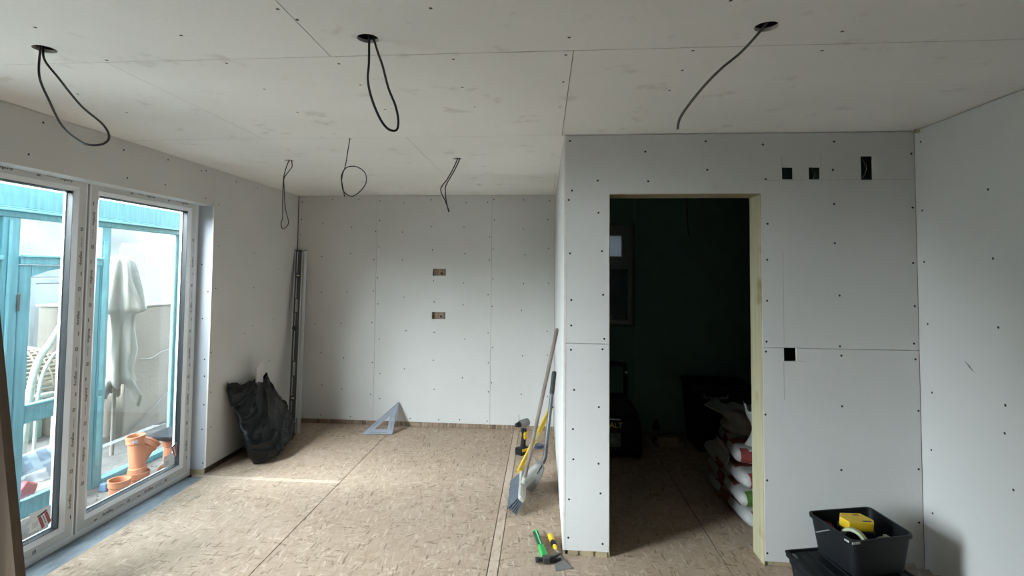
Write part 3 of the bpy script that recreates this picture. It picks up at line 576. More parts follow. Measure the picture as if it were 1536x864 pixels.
# ------------------------------------------------------------------ long spirit level and straightedge in the corner
def long_level():
    p0, p1 = Vector((-2.395, 5.02, .004)), Vector((-2.545, 5.40, 1.79)); L = (p1-p0).length
    m = axis_frame(p0, p1, (.42, -.9, 0)); t = thing('spirit_level', 'long black and silver spirit level leaning in the far corner', 'level', tuple(p0))
    MB().box((-.035, -.012, .012), (.035, .010, L-.012), m).build('body', LEVELB, t, bevel=.002)
    for x in (-.037, .030): MB().box((x, -.014, .010), (x+.007, .013, L-.010), m).build('edge_rail', ALU, t)
    MB().box((.008, .010, .012), (.013, .0125, L-.012), m).build('centre_rib', ALU, t)
    for z0, z1 in ((0, .014), (L-.014, L)): MB().box((-.038, -.015, z0), (.038, .015, z1), m).build('end_cap', BLACKR, t, bevel=.003)
    for z in (.34, 1.56):
        r = MB().lathe([(.0, -.003), (.027, -.003), (.027, .004), (.018, .005), (.018, .001), (0, .001)], 20, m @ Matrix.Translation((0, .012, z)) @ rot('X', -math.pi/2)).build('plumb_vial', BLACKR, t, smooth=True)
        MB().tube([(m @ Vector((-.013, .015, z))), (m @ Vector((.013, .015, z)))], .006, 10).build('vial_tube', VIAL, r, smooth=True)
    MB().lathe([(0, -.003), (.026, -.003), (.026, .004), (.018, .005), (.018, .001), (0, .001)], 20, m @ Matrix.Translation((.010, .012, 1.02)) @ rot('X', -math.pi/2)).build('centre_vial', BLACKR, t, smooth=True)
    for z in (.62, 1.25):
        h = MB().ring(-.021, .021, z-.075, z+.075, [(0, .0), (.010, .0), (.010, .006), (0, .006)], lambda u, v, w: m @ Vector((u, .010+w, v))).build('hand_hole', BLACKR, t, bevel=.002)
        MB().box((-.012, .0095, z-.066), (.012, .0115, z+.066), m).build('hand_hole_back', SCUFFM, h)
long_level()
p0, p1 = Vector((-2.352, 5.090, .004)), Vector((-2.490, 5.434, 1.790)); m = axis_frame(p0, p1, (.42, -.9, 0)); L = (p1-p0).length
t = thing('straightedge', 'bare aluminium straightedge leaning behind the long spirit level in the corner', 'straightedge', tuple(p0))
MB().prism([(-.014, -.006), (.016, -.006), (.016, .0), (.006, .003), (-.014, .006)], L, m).build('body', ALU, t, bevel=.001); MB().box((-.015, -.007, L-.004), (.017, .007, L+.002), m).build('end_cap', BLACKR, t)
# ------------------------------------------------------------------ rafter square
A, B, C = Vector((-1.739, 5.118, .004)), Vector((-1.447, 5.153, .004)), Vector((-1.468, 5.432, .242))
ux = (B-A).normalized(); nn = ux.cross(C-A).normalized(); uy = nn.cross(ux)
if nn.y > 0: nn = -nn
m = frame_from(A, ux, uy, nn)
def loc2(p): d = p-A; return (d.dot(ux), d.dot(uy))
tri = [loc2(A), loc2(B), loc2(C)]; cen = [sum(q[i] for q in tri)/3 for i in (0, 1)]
def shrink(poly, f): 
    ic = incenter(poly); return [(ic[0]+(x-ic[0])*f, ic[1]+(y-ic[1])*f) for x, y in poly]
def incenter(T):
    (ax, ay), (bx_, by), (cx, cy) = T; a = math.dist(T[1], T[2]); b = math.dist(T[0], T[2]); c = math.dist(T[0], T[1]); s = a+b+c
    return ((a*ax+b*bx_+c*cx)/s, (a*ay+b*by+c*cy)/s)
t = thing('rafter_square', 'triangular aluminium rafter square propped against the end wall on the floor', 'set square', (-1.55, 5.2, 0))
def tri_ring(f0, f1, z0, z1):
    o, i = shrink(tri, f0), shrink(tri, f1); V = [(x, y, z) for z in (z0, z1) for P in (o, i) for x, y in P]
    F = []
    for k in range(3):
        j = (k+1) % 3
        F += [(k, j, 3+j, 3+k), (6+k, 6+j, 9+j, 9+k), (k, j, 6+j, 6+k), (3+k, 3+j, 9+j, 9+k)]
    return MB().add(V, F, m)
tri_ring(1.0, .80, -.002, .002).build('rim', ALUB, t); tri_ring(.755, .42, -.002, .002).build('inner_blade', ALUB, t)
for k in range(3):
    P = shrink(tri, .8)[k]; Q = shrink(tri, .755)[k]; R = shrink(tri, .8)[(k+1) % 3]; W = shrink(tri, .755)[(k+1) % 3]
    for f in (0, .86):
        g = f+.14
        MB().prism([tuple(a*(1-f)+b*f for a, b in zip(P, R)), tuple(a*(1-g)+b*g for a, b in zip(P, R)), tuple(a*(1-g)+b*g for a, b in zip(Q, W)), tuple(a*(1-f)+b*f for a, b in zip(Q, W))], .004, m, z0=-.002).build('bridge', ALUB, t)
MB().box((-.0, -.009, -.009), (.292, .004, .010), axis_frame(A, B, nn) @ Matrix(((0, 0, 1, 0), (1, 0, 0, 0), (0, 1, 0, 0), (0, 0, 0, 1))).inverted()) if False else None
q = MB(); e = (B-C).normalized(); mm = frame_from(C, e, nn.cross(e), nn); q.box((0, -.004, -.010), ((B-C).length, .006, .010), mm); q.build('fence', ALUB, t, bevel=.001)
tk = MB()
for k in range(1, 26):
    f = k/27; a_ = shrink(tri, .985); b_ = shrink(tri, .93 if k % 5 else .89)
    x0, y0_ = [a_[0][i]*(1-f)+a_[2][i]*f for i in (0, 1)]; x1, y1_ = [b_[0][i]*(1-f)+b_[2][i]*f for i in (0, 1)]
    dx, dy = y1_-y0_, -(x1-x0); l = math.hypot(dx, dy) or 1; dx, dy = dx/l*.0009, dy/l*.0009
    tk.add([(x0-dx, y0_-dy, .0024), (x0+dx, y0_+dy, .0024), (x1+dx, y1_+dy, .0024), (x1-dx, y1_-dy, .0024)], [(0, 1, 2, 3)], m)
s_ = tk.build('scale_marks', INK, t); s_['kind'] = 'stuff'
# ------------------------------------------------------------------ broom
t = thing('broom', 'stiff broom with grey block and long stick leaning on the store corner', 'broom', (-.16, 3.77, 0))
hc = Vector((-.125, 3.74, .125)); top = Vector((.095, 3.515, 1.215)); dirv = (top-hc).normalized()
m = frame_from(hc, *( (lambda n, a: (n.cross(a).cross(n).normalized().cross(n) * 1, n.cross(a).cross(n).normalized(), n))(Vector((.62, .0, .78)).normalized(), Vector((-.03, 1, .0))) ))
MB().prism([(-.024, -.21), (-.014, -.225), (.014, -.225), (.024, -.21), (.024, .21), (.014, .225), (-.014, .225), (-.024, .21)], .026, m, z0=-.022).build('head_block', BLOCK, t, bevel=.004)
br = MB(); random.seed(8)
for i in range(-13, 14):
    for j in range(-2, 3):
        b0_ = Vector((j*.0095, i*.0155, -.020)); spread = Vector((j*.007+random.uniform(-.002, .002), i*.0012+random.uniform(-.002, .002), -.092+random.uniform(-.004, .003)))
        pts = [b0_, b0_+spread*.5, b0_+spread]; pts = [m @ p_ for p_ in pts]
        for p_ in pts: p_.z = max(p_.z, .002)
        br.tube(pts, [.0062, .0068, .0050], 5)
bo = br.build('bristles', BRIST, t, smooth=True, weld=False); bo['kind'] = 'stuff'
MB().tube([hc-dirv*.01, hc+dirv*.06], .018, 12).build('socket', BLOCK, t, smooth=True)
MB().tube([hc+dirv*.02, hc+dirv*.5, top-dirv*.02, top], [.0125, .0125, .0125, .009], 12).build('handle', STICK, t, smooth=True)
# ------------------------------------------------------------------ shovel
t = thing('shovel', 'short metal shovel with worn black grip leaning beside the broom', 'shovel', (-.05, 3.85, 0))
j0 = Vector((.018, 4.04, .165)); tp_ = Vector((.092, 4.165, .825)); tip = Vector((-.105, 3.95, .010))
ax_ = (tip-j0).normalized(); sd = Vector((.12, -.95, -.12)); sd = (sd-ax_*sd.dot(ax_)).normalized(); nv = ax_.cross(sd)
if nv.z < 0: nv = -nv
Lb = (tip-j0).length; nu, nvv = 12, 14; V = []
for k, off in ((0, 0), (1, -.004)):
    for i in range(nvv):
        f = i/(nvv-1); hw = .055+.065*min(1, f*2.5)+.02*f
        for j in range(nu):
            s = -1+2*j/(nu-1); lift = .030*(abs(s)**4)*(1-.5*f)+.035*(max(0, .16-f)/.16)**1.5
            V.append(j0+ax_*Lb*f+sd*hw*s+nv*(lift+off))
n1 = nu*nvv; F = []
for i in range(nvv-1):
    for j in range(nu-1):
        a = i*nu+j; F += [(a, a+1, a+nu+1, a+nu), (n1+a, n1+a+1, n1+a+nu+1, n1+a+nu)]
edge = [j for j in range(nu)]+[i*nu+nu-1 for i in range(1, nvv)]+[(nvv-1)*nu+j for j in range(nu-2, -1, -1)]+[i*nu for i in range(nvv-2, 0, -1)]
F += [(edge[k], edge[(k+1) % len(edge)], n1+edge[(k+1) % len(edge)], n1+edge[k]) for k in range(len(edge))]
for v in V: v.z = max(v.z, .002)
MB().add(V, F).build('blade', STEEL, t, smooth=True)
dd = (tp_-j0).normalized()
MB().tube(smoothp([j0+ax_*.09+nv*.004, j0+ax_*.02+nv*.012, j0+dd*.05, j0+dd*.14]), [.003+.0135*min(1, k/9) for k in range(19)], 12).build('socket', STEELD, t, smooth=True)
MB().tube([j0+dd*.10, tp_-dd*.14], .0150, 12).build('shaft', TUBE, t, smooth=True)
MB().tube([tp_-dd*.17, tp_-dd*.16, tp_-dd*.02, tp_-dd*.004, tp_], [.016, .0185, .0185, .016, .008], 12).build('grip', plain('worn_black_grip', (.03, .028, .025), .7, var=.6, scale=40), t, smooth=True)
# ------------------------------------------------------------------ yellow spirit level
p0, p1 = Vector((-.178, 4.30, .006)), Vector((.090, 5.05, .345)); m = axis_frame(p0, p1, (.6, -.55, .5)); L = (p1-p0).length
t = thing('spirit_level', 'yellow spirit level leaning low behind the shovel', 'level', tuple(p0))
MB().box((-.016, -.010, .02), (.016, .006, L-.02), m).build('body', YELLOWD, t)
for x in (-.018, .010): MB().box((x, -.012, .02), (x+.008, .010, L-.02), m).build('edge_rail', YELLOW, t, bevel=.001)
for a, b in ((0, .02), (L-.02, L)): MB().box((-.019, -.013, a), (.019, .011, b), m).build('end_cap', YELLOW if a == 0 else BLACKR, t, bevel=.003)
MB().box((-.009, .004, L*.45), (.009, .008, L*.55), m).build('vial', VIAL, t)
# ------------------------------------------------------------------ cordless drill
t = thing('cordless_drill', 'yellow and black cordless drill standing on its battery by the end wall', 'drill', (-.165, 4.74, 0))
D = Matrix.Translation((-.165, 4.74, 0)) @ rot('Z', math.radians(228))
MB().box((-.055, -.038, .002), (.06, .038, .062), D).build('battery', BLACKP, t, bevel=.008); MB().box((-.045, -.0385, .030), (.050, .0385, .058), D).build('battery_band', YELLOW, t, bevel=.004)
MB().tube([D @ Vector(p) for p in ((.0, 0, .055), (-.006, 0, .11), (-.012, 0, .17), (-.012, 0, .215))], [.026, .021, .022, .028], 14).build('handle', BLACKP, t, smooth=True)
MB().box((-.040, -.024, .125), (.006, .024, .205), D).build('grip_panel', YELLOW, t, bevel=.010)
MB().tube([D @ Vector(p) for p in ((-.070, 0, .262), (-.055, 0, .265), (.03, 0, .262), (.045, 0, .262))], [.020, .034, .034, .026], 18).build('motor_body', GREYT, t, smooth=True)
MB().tube([D @ Vector(p) for p in ((.045, 0, .262), (.06, 0, .262), (.085, 0, .262))], [.025, .022, .016], 16).build('chuck', BLACKP, t, smooth=True)
MB().tube([D @ Vector(p) for p in ((.05, 0, .288), (.052, 0, .345))], .0022, 6).build('belt_wire', STEEL, t); MB().box((.005, -.01, .19), (.022, .01, .235), D).build('trigger', BLACKR, t, bevel=.004)
MB().tube([D @ Vector(p) for p in ((.085, 0, .262), (.120, 0, .262))], .004, 8).build('drill_bit', STEEL, t, smooth=True)
t = thing('tape_roll', 'small blue tape roll lying on the floor behind the yellow spirit level', 'tape', (-.03, 4.93, 0))
MB().lathe([(.028, 0), (.045, 0), (.045, .026), (.028, .026), (.028, 0)], 24, Matrix.Translation((-.03, 4.93, .002))).build('tape', plain('blue_tape', (.05, .09, .17), .5), t, smooth=True)
MB().lathe([(.025, 0), (.028, 0), (.028, .026), (.025, .026), (.025, 0)], 24, Matrix.Translation((-.03, 4.93, .002))).build('core', SACKW, t, smooth=True)
# ------------------------------------------------------------------ claw hammer with green handle
t = thing('claw_hammer', 'claw hammer with black and green handle lying on the floor', 'hammer', (0, 3.08, 0))
a, b = Vector((-.034, 3.29, .020)), Vector((.030, 2.965, .022)); dv = (b-a).normalized(); pr = Vector((-dv.y, dv.x, 0))
Mh = frame_from(a, pr, Vector((0, 0, 1)), dv) ; Lh = (b-a).length
def oval(mb, st, mtx, n=14):
    V = []; 
    for z, rx, ry in st: V += [(rx*math.cos(2*math.pi*k/n), ry*math.sin(2*math.pi*k/n), z) for k in range(n)]
    F = [(i*n+k, i*n+(k+1) % n, (i+1)*n+(k+1) % n, (i+1)*n+k) for i in range(len(st)-1) for k in range(n)]
    F += [tuple(range(n))[::-1], tuple(range((len(st)-1)*n, len(st)*n))]; return mb.add(V, F, mtx)
oval(MB(), [(0, .012, .012), (.006, .018, .016), (.04, .0165, .0155), (.11, .0145, .014), (.165, .0155, .0145), (.19, .013, .012)], Mh).build('rubber_grip', plain('dark_green_rubber', (.008, .055, .02), .6), t, smooth=True)
MB().box((-.004, .012, .004), (.004, .0172, .17), Mh).build('grip_stripe', plain('pale_green', (.10, .55, .24), .5), t, bevel=.002); MB().lathe([(0, -.004), (.016, -.003), (.018, .002), (.016, .006)], 16, Mh).build('butt_cap', GREENH, t, smooth=True)
MB().box((-.0165, -.013, .165), (.0165, .013, .292), Mh).build('shaft', GREENH, t, bevel=.004); MB().box((-.009, .0125, .175), (.009, .0140, .280), Mh).build('shaft_inlay', plain('mid_green', (.02, .28, .06), .5), t)
MB().box((-.018, -.016, .285), (.020, .016, .330), Mh).build('eye', STEELD, t, bevel=.005)
for s in (-1, 1):
    P = [Mh @ Vector(p) for p in ((.015, s*.004, .308), (.04, s*.007, .304), (.065, s*.010, .295), (.088, s*.012, .280))]
    MB().tube(smoothp(P), [.014-.010*k/18 for k in range(19)], 8).build('claw', STEELD, t, smooth=True)
MB().tube([Mh @ Vector(p) for p in ((-.015, 0, .308), (-.032, 0, .308), (-.036, 0, .308), (-.055, 0, .308), (-.058, 0, .308))], [.013, .012, .015, .015, .013], 14).build('striking_face', STEELD, t, smooth=True)
# ------------------------------------------------------------------ jointing knife with yellow handle
t = thing('scraper', 'broad grey scraper with yellow and black handle beside the green hammer', 'scraper', (.07, 3.1, 0))
a, b = Vector((.050, 3.275, .019)), Vector((.090, 3.085, .014)); dv = (b-a).normalized(); pr = Vector((-dv.y, dv.x, 0)); Mk = frame_from(a, pr, Vector((0, 0, 1)), dv)
oval(MB(), [(0, .009, .009), (.006, .015, .014), (.04, .0175, .016), (.085, .0155, .0145)], Mk).build('handle', YELLOW, t, smooth=True)
oval(MB(), [(.085, .016, .015), (.095, .0172, .0157), (.12, .0165, .015), (.128, .013, .012)], Mk).build('hand_stop', BLACKP, t, smooth=True)
oval(MB(), [(.128, .012, .011), (.15, .012, .010), (.168, .006, .006)], Mk).build('collar', YELLOW, t, smooth=True); MB().box((-.004, -.005, .166), (.004, .003, .20), Mk).build('tang', ALU, t)
MB().prism([(-.006, .18), (.006, .18), (.015, .215), (.050, .345), (-.048, .360), (-.020, .215)], .0014, Mk @ Matrix(((1, 0, 0, 0), (0, 0, 1, -.008), (0, 1, 0, 0), (0, 0, 0, 1)))).build('blade', GREYT, t)
# ------------------------------------------------------------------ plank in the foreground
p0, p1 = Vector((-2.295, 2.22, .002)), Vector((-2.63, 2.22, 2.072)); m = axis_frame(p0, p1, (0, -1, 0))
pk = MB().box((-.062, -.0225, 0), (.062, .0225, (p1-p0).length), m).build('plank', DARKWOOD, bevel=.002, loc=tuple(p0)); tag(pk, 'brown plank, coloured dark as if backlit, leaning in front of the patio door at the picture edge', 'plank')
# ------------------------------------------------------------------ black tub on a crate
def quad_tub(name, rim, zt, zb, taper, wall, mats, parent, lip):
    c = sum((Vector(p) for p in rim), Vector((0, 0)))/4
    def lay(f, z): return [tuple(c+(Vector(p)-c)*f)+(z,) for p in rim]
    def rnd(L, r=.035, n=5):
        out = []
        for i in range(4):
            p = Vector(L[i]); a = (Vector(L[i-1])-p).normalized(); b = (Vector(L[(i+1) % 4])-p).normalized()
            for k in range(n):
                t = k/(n-1); out.append(p+a*r*(1-t)**2+b*r*t**2)
        return out
    st = [lay(taper, zb), lay(1-.02, zt-.02), lay(1-.02, zt-.018), lay(1+lip, zt-.018), lay(1+lip+.008, zt-.006), lay(1+lip, zt), lay(1-wall, zt), lay(1-wall, zt-.02), lay(taper-wall, zb+.012)]
    R = [rnd(s) for s in st]; n = len(R[0]); V = [v for r in R for v in r]
    F = [(i*n+k, i*n+(k+1) % n, (i+1)*n+(k+1) % n, (i+1)*n+k) for i in range(len(R)-1) for k in range(n)]
    F += [tuple(range(n))[::-1], tuple(range((len(R)-1)*n, len(R)*n))]
    return MB().add(V, F).build(name, mats, parent, smooth=True)
RIM = [(1.346, 2.891), (1.694, 2.983), (1.719, 2.686), (1.400, 2.591)]
t = thing('storage_tub', 'open black plastic tub heaped with tools in the corner by the doorway', 'tub', (1.54, 2.79, .19))
tb = quad_tub('tub_body', RIM, .38, .205, .86, .03, BLACKP, t, .025)
random.seed(3); sp = MB()
for (x, y, z, a, b) in ((1.405, 2.607, .368, .022, .006), (1.418, 2.622, .33, .004, .02), (1.417, 2.628, .285, .012, .004), (1.409, 2.65, .30, .004, .012), (1.415, 2.66, .25, .012, .003)):
    c0 = Vector((1.54, 2.79, z)); d = (Vector((x, y, z))-c0); d.z = 0; d.normalize(); sdv = Vector((-d.y, d.x, 0))
    f = (.86+.12*(z-.205)/.155); pos = c0+d*((Vector((1.40, 2.591, 0))-Vector((1.54, 2.79, 0))).length*f*.905)
    sp.add([pos+d*.001-sdv*a-Vector((0, 0, b)), pos+d*.001+sdv*a-Vector((0, 0, b)), pos+d*.001+sdv*a*.6+Vector((0, 0, b)), pos+d*.001-sdv*a+Vector((0, 0, b*.5))], [(0, 1, 2, 3)])
MB().tube(smoothp([(1.375, 2.735, .362), (1.352, 2.745, .352), (1.335, 2.76, .340), (1.322, 2.765, .335)]), .0035, 8).build('loose_wire', GREYT, t, smooth='all')
for q0, q1, hh in (((1.392, 2.585), (1.432, 2.597), .010), ((1.386, 2.600), (1.380, 2.625), .008)): MB().box((0, -.002, -hh/2), (math.dist(q0, q1), .002, hh/2), Matrix.Translation((q0[0], q0[1], .372)) @ rot('Z', math.atan2(q1[1]-q0[1], q1[0]-q0[0]))).build('plaster_smear', SPLASH, t, bevel=.001)
t = thing('yellow_case', 'bright yellow and black tool case lying in the black tub', 'tool case', (1.52, 2.80, .32))
m = frame_from((1.525, 2.800, .355), (.95, .10, -.02), (-.12, .95, .12), (.0, -.14, .98))
MB().prism([(-.060, -.038), (.055, -.045), (.075, -.015), (.050, .042), (-.050, .045), (-.075, .010)], .045, m, z0=0).build('lid', YELLOW, t, bevel=.004); MB().prism([(-.064, -.042), (.060, -.049), (.080, -.015), (.055, .047), (-.055, .050), (-.080, .010)], .040, m, z0=-.041).build('base', BLACKP, t, bevel=.004)
MB().box((.010, -.034, .0449), (.052, -.024, .0456), m).build('black_print', INK, t); MB().box((.0, .020, .0449), (.030, .028, .0456), m).build('black_print', INK, t)
t = thing('masking_tape', 'pale green roll of tape standing in the black tub', 'tape', (1.455, 2.69, .30))
mt = frame_from((1.458, 2.690, .330), (.55, -.80, 0), (0, .05, 1), (-.80, -.55, .1))
MB().lathe([(.050, -.012), (.062, -.012), (.062, .012), (.050, .012), (.050, -.012)], 40, mt).build('tape', LIME, t, smooth=True); MB().lathe([(.047, -.012), (.050, -.012), (.050, .012), (.047, .012), (.047, -.012)], 40, mt).build('core', SACKW, t, smooth=True)
def lump(name, c, r, m, amp=.35, s=14, seed=0, flat=1.0, label=None, cat=None, sub=24):
    V = []; F = []; n = sub
    for i in range(n//2+1):
        for j in range(n):
            a, b = math.pi*i/(n//2), 2*math.pi*j/n; d = Vector((math.sin(a)*math.cos(b), math.sin(a)*math.sin(b), math.cos(a)))
            q = 1+amp*(.5-2*abs(nz((d.x*1.7+seed, d.y*1.7, d.z*1.7))))+amp*.4*nz((d.x*5+seed, d.y*5, d.z*5))
            V.append((c[0]+d.x*r[0]*q, c[1]+d.y*r[1]*q, max(c[2]+d.z*r[2]*q*flat, .002)))
    for i in range(n//2):
        for j in range(n): F.append((i*n+j, i*n+(j+1) % n, (i+1)*n+(j+1) % n, (i+1)*n+j))
    o = MB().add(V, F).build(name, m, smooth='all', loc=(c[0], c[1], max(0, c[2]-r[2])))
    if label: tag(o, label, cat)
    return o
lump('cloth', (1.412, 2.838, .315), (.033, .040, .036), PINK, label='dark magenta cloth bundled in the black tub', cat='cloth', seed=2)
lump('rag', (1.632, 2.745, .300), (.038, .038, .040), RAG, label='beige rag bunched beside the yellow case in the black tub', cat='rag', seed=5)
t = thing('tool_pouch', 'black zipped pouch under the yellow case in the tub', 'pouch', (1.55, 2.78, .22)); MB().box((1.47, 2.72, .222), (1.57, 2.88, .300)).build('body', BLACKR, t, bevel=.02, seg=3); MB().tube([(1.48, 2.716, .265), (1.56, 2.716, .265)], .004, 6).build('zip', GREYT, t)
# lower crate with ribbed lid
CR = [(1.232, 2.868), (1.655, 2.975), (1.725, 2.66), (1.262, 2.545)]
t = thing('lidded_crate', 'low black crate with ribbed lid under the open tub', 'crate', (1.46, 2.76, 0))
quad_tub('crate_body', CR, .160, .004, .90, .03, BLACKP, t, .0)
c = sum((Vector(p) for p in CR), Vector((0, 0)))/4
lid = MB().prism([tuple(c+(Vector(p)-c)*1.03) for p in CR], .022, None, z0=.162).build('lid', BLACKP, t, bevel=.006)
for k in range(7):
    f = .10+.8*k/6; a = Vector(CR[0]).lerp(Vector(CR[1]), f); b = Vector(CR[3]).lerp(Vector(CR[2]), f); a, b = a.lerp(b, .06), b.lerp(a, .06)
    MB().tube([(a.x, a.y, .1855), (b.x, b.y, .1855)], .0055, 6).build('rib', BLACKP, lid, smooth=True)
for e0, e1 in ((0, 3), (0, 1), (3, 2), (1, 2)):
    a, b = [tuple(c+(Vector(CR[q])-c)*1.01)+(.186,) for q in (e0, e1)]; MB().tube([a, b], .008, 8).build('lid_rim', BLACKP, lid, smooth=True)
MB().box((1.244, 2.80, .12), (1.258, 2.845, .19)).build('latch', GREYT, t, bevel=.004)
lump('dust_sheet', (1.86, 2.86, .06), (.10, .14, .06), RAG, amp=.5, seed=9, label='crumpled beige sheet on the floor between tub and wall', cat='sheet', sub=32)
# ------------------------------------------------------------------ paper sacks stacked inside the doorway
def sack(c, L, W, T, yaw, seed, label, green=False, tilt=(0, 0), sag=0, group='plaster sacks stacked in the store'):
    nx, ny = 44, 26; V = []; F = []; M = []
    R = Matrix.Rotation(yaw, 3, 'Z') @ Matrix.Rotation(tilt[0], 3, 'X') @ Matrix.Rotation(tilt[1], 3, 'Y')
    for s in (1, -1):
        for i in range(nx):
            for j in range(ny):
                u, v = -1+2*i/(nx-1), -1+2*j/(ny-1)
                e = (1-abs(u)**12)*(1-abs(v)**9); z = s*T/2*(max(0, e)**.45)
                wr = .012*(.5-abs(nz((u*2.2+seed, v*3.1, s))))+.006*nz((u*8+seed, v*7, s*2))
                x_, y_ = v*W/2*(1-.05*abs(u)**6), u*L/2*(1-.03*abs(v)**4)
                p = Vector((x_+.006*nz((u*4, seed, 1)), y_+.006*nz((v*4, seed, 3)), z+wr*(1 if s > 0 else .3)*min(1, e*3)-sag*u*u))
                q = R @ p+Vector(c); q.z = max(q.z, .003); V.append(q)
    n1 = nx*ny
    for s in (0, 1):
        for i in range(nx-1):
            for j in range(ny-1):
                a = s*n1+i*ny+j; f = (a, a+1, a+ny+1, a+ny); F.append(f); u, v = -1+2*(i+.5)/(nx-1), -1+2*(j+.5)/(ny-1); mi = 0
                if s == 0:
                    if (-.62 < u < -.12 or .2 < u < .62) and v < .55 and v > -.95: mi = 1
                    if mi and (abs(v+.2) < .06 or abs((u+.37) if u < 0 else (u-.4)) > .19) : mi = 0
                if abs(v) > .93 and v < 0 and abs(u-.05) < .22: mi = 1
                if u < -.86 and -.88 < v < -.12:
                    mi = 2 if green else 1
                    if not green and (abs(v+.5) < .07 and u > -.97): mi = 0
                M.append(mi)
    ring = [j for j in range(ny)]+[i*ny+ny-1 for i in range(1, nx)]+[(nx-1)*ny+j for j in range(ny-2, -1, -1)]+[i*ny for i in range(nx-2, 0, -1)]
    for k in range(len(ring)): F.append((ring[k], ring[(k+1) % len(ring)], n1+ring[(k+1) % len(ring)], n1+ring[k])); M.append(0)
    mb = MB(); mb.add(V, F); mb.M = M
    o = mb.build('plaster_sack', [PAPERBAG, BAGRED, BAGGREEN], smooth='all', loc=(c[0], c[1], c[2]-T/2)); tag(o, label, 'sack', group); return o
sack((1.475, 3.86, .055), .78, .46, .100, .04, 1, 'white and red plaster sack at the bottom of the stack in the doorway')
sack((1.465, 3.88, .168), .78, .46, .100, -.02, 2, 'plaster sack with green end mark, second from the bottom of the stack', green=True)
sack((1.460, 3.89, .281), .78, .46, .100, .05, 3, 'white and red plaster sack third from the bottom of the stack')
sack((1.500, 3.92, .396), .74, .44, .096, -.16, 4, 'white plaster sack fourth up, skewed under the torn open sacks', tilt=(-.03, .02))
# torn, half empty sacks on top
def torn(c, r, h, seed, lean, label, mat):
    n, k = 40, 16; V = []
    for i in range(k):
        f = i/(k-1)
        for j in range(n):
            a = 2*math.pi*j/n; q = 1-.28*math.sin(math.pi*f*.9)+.20*nz((math.cos(a)*1.5+seed, math.sin(a)*1.5, f*2.5))+.25*f
            z = h*f*(1+.35*f*nz((math.cos(a)*2.6, math.sin(a)*2.6+seed, 3)))
            V.append((c[0]+r[0]*q*math.cos(a)+lean[0]*f, c[1]+r[1]*q*math.sin(a)+lean[1]*f, c[2]+z))
    F = [(i*n+j, i*n+(j+1) % n, (i+1)*n+(j+1) % n, (i+1)*n+j) for i in range(k-1) for j in range(n)]+[tuple(range(n))[::-1]]
    mb = MB(); mb.add(V, F); mb.M = [1 if (seed > 6 and 7 < (q_ % n) < 14 and q_//n in (7, 8, 9, 10)) else 0 for q_ in range(len(F))]
    o = mb.build('torn_sack', [mat, BAGRED], smooth='all', loc=tuple(c)); md = o.modifiers.new('thick', 'SOLIDIFY'); md.thickness = .002; tag(o, label, 'sack', 'plaster sacks stacked in the store'); return o
torn((1.50, 4.05, .462), (.19, .20), .14, 3.3, (-.05, .04), 'crumpled open sack on top of the stacked plaster sacks, farther from the jamb', PLASTIC)
torn((1.52, 3.66, .462), (.18, .13), .26, 7.7, (-.02, -.05), 'torn open sack standing highest on the stack against the door jamb', PAPERBAG)
fl_ = MB(); V = []
for i in range(10):
    for j in range(6):
        u, v = i/9, j/5; V.append((1.205+.04*v+.02*nz((u*3, v*3, 1)), 3.98-.30*u+.04*v, .345+.09*v+.02*nz((u*4, v*4, 2))-.03*u))
fl_.add(V, [(i*6+j, i*6+j+1, (i+1)*6+j+1, (i+1)*6+j) for i in range(9) for j in range(5)]); o = fl_.build('torn_flap', PLASTIC, smooth='all', loc=(1.29, 3.84, .36)); o.modifiers.new('thick', 'SOLIDIFY').thickness = .002; tag(o, 'torn clear wrap flap hanging over the side of the sack stack', 'wrapper')
# ------------------------------------------------------------------ in the dark of the store
t = thing('black_bin', 'tall black bin standing at the back of the dark store behind the sacks', 'bin', (1.60, 5.14, 0))
def tap(cx, cy, hx0, hy0, hx1, hy1, z0, z1): return ([(cx+sx*hx0, cy+sy*hy0, z0) for sx, sy in ((-1, -1), (1, -1), (1, 1), (-1, 1))]+[(cx+sx*hx1, cy+sy*hy1, z1) for sx, sy in ((-1, -1), (1, -1), (1, 1), (-1, 1))], [(0, 1, 2, 3), (4, 5, 6, 7), (0, 1, 5, 4), (1, 2, 6, 5), (2, 3, 7, 6), (3, 0, 4, 7)])
MB().add(*tap(1.60, 5.14, .22, .19, .26, .22, .004, .56)).build('body', BLACKP, t, bevel=.012); MB().box((1.325, 4.905, .56), (1.875, 5.375, .60)).build('lid', BLACKP, t, bevel=.015, seg=3)
MB().tube(smoothp([(1.42, 4.905, .52), (1.44, 4.885, .50), (1.60, 4.88, .50), (1.62, 4.905, .52)]), .008, 8).build('handle', GREYT, t, smooth='all')
t = thing('site_vacuum', 'black wheeled site vacuum with yellow lettering and tall handle in the dark store', 'vacuum', (.62, 4.86, 0))
MB().add(*tap(.62, 4.87, .235, .19, .225, .18, .03, .34)).build('drum', BLACKP, t, bevel=.03, seg=3); MB().add(*tap(.62, 4.87, .225, .18, .14, .14, .345, .50)).build('motor_head', BLACKP, t, bevel=.04, seg=3)
MB().tube(smoothp([(.43, 4.87, .42), (.43, 4.87, .72), (.46, 4.87, .775), (.70, 4.87, .775), (.735, 4.87, .73), (.735, 4.87, .42)]), .020, 10).build('handle', BLACKP, t, smooth='all'); MB().box((.728, 4.846, .70), (.752, 4.852, .715)).build('handle_mark', ALU, t)
MB().box((.42, 4.675, .335), (.665, 4.690, .345)).build('trim_bar', ALU, t); TV, TF = text_mesh('DEWALT', .062)
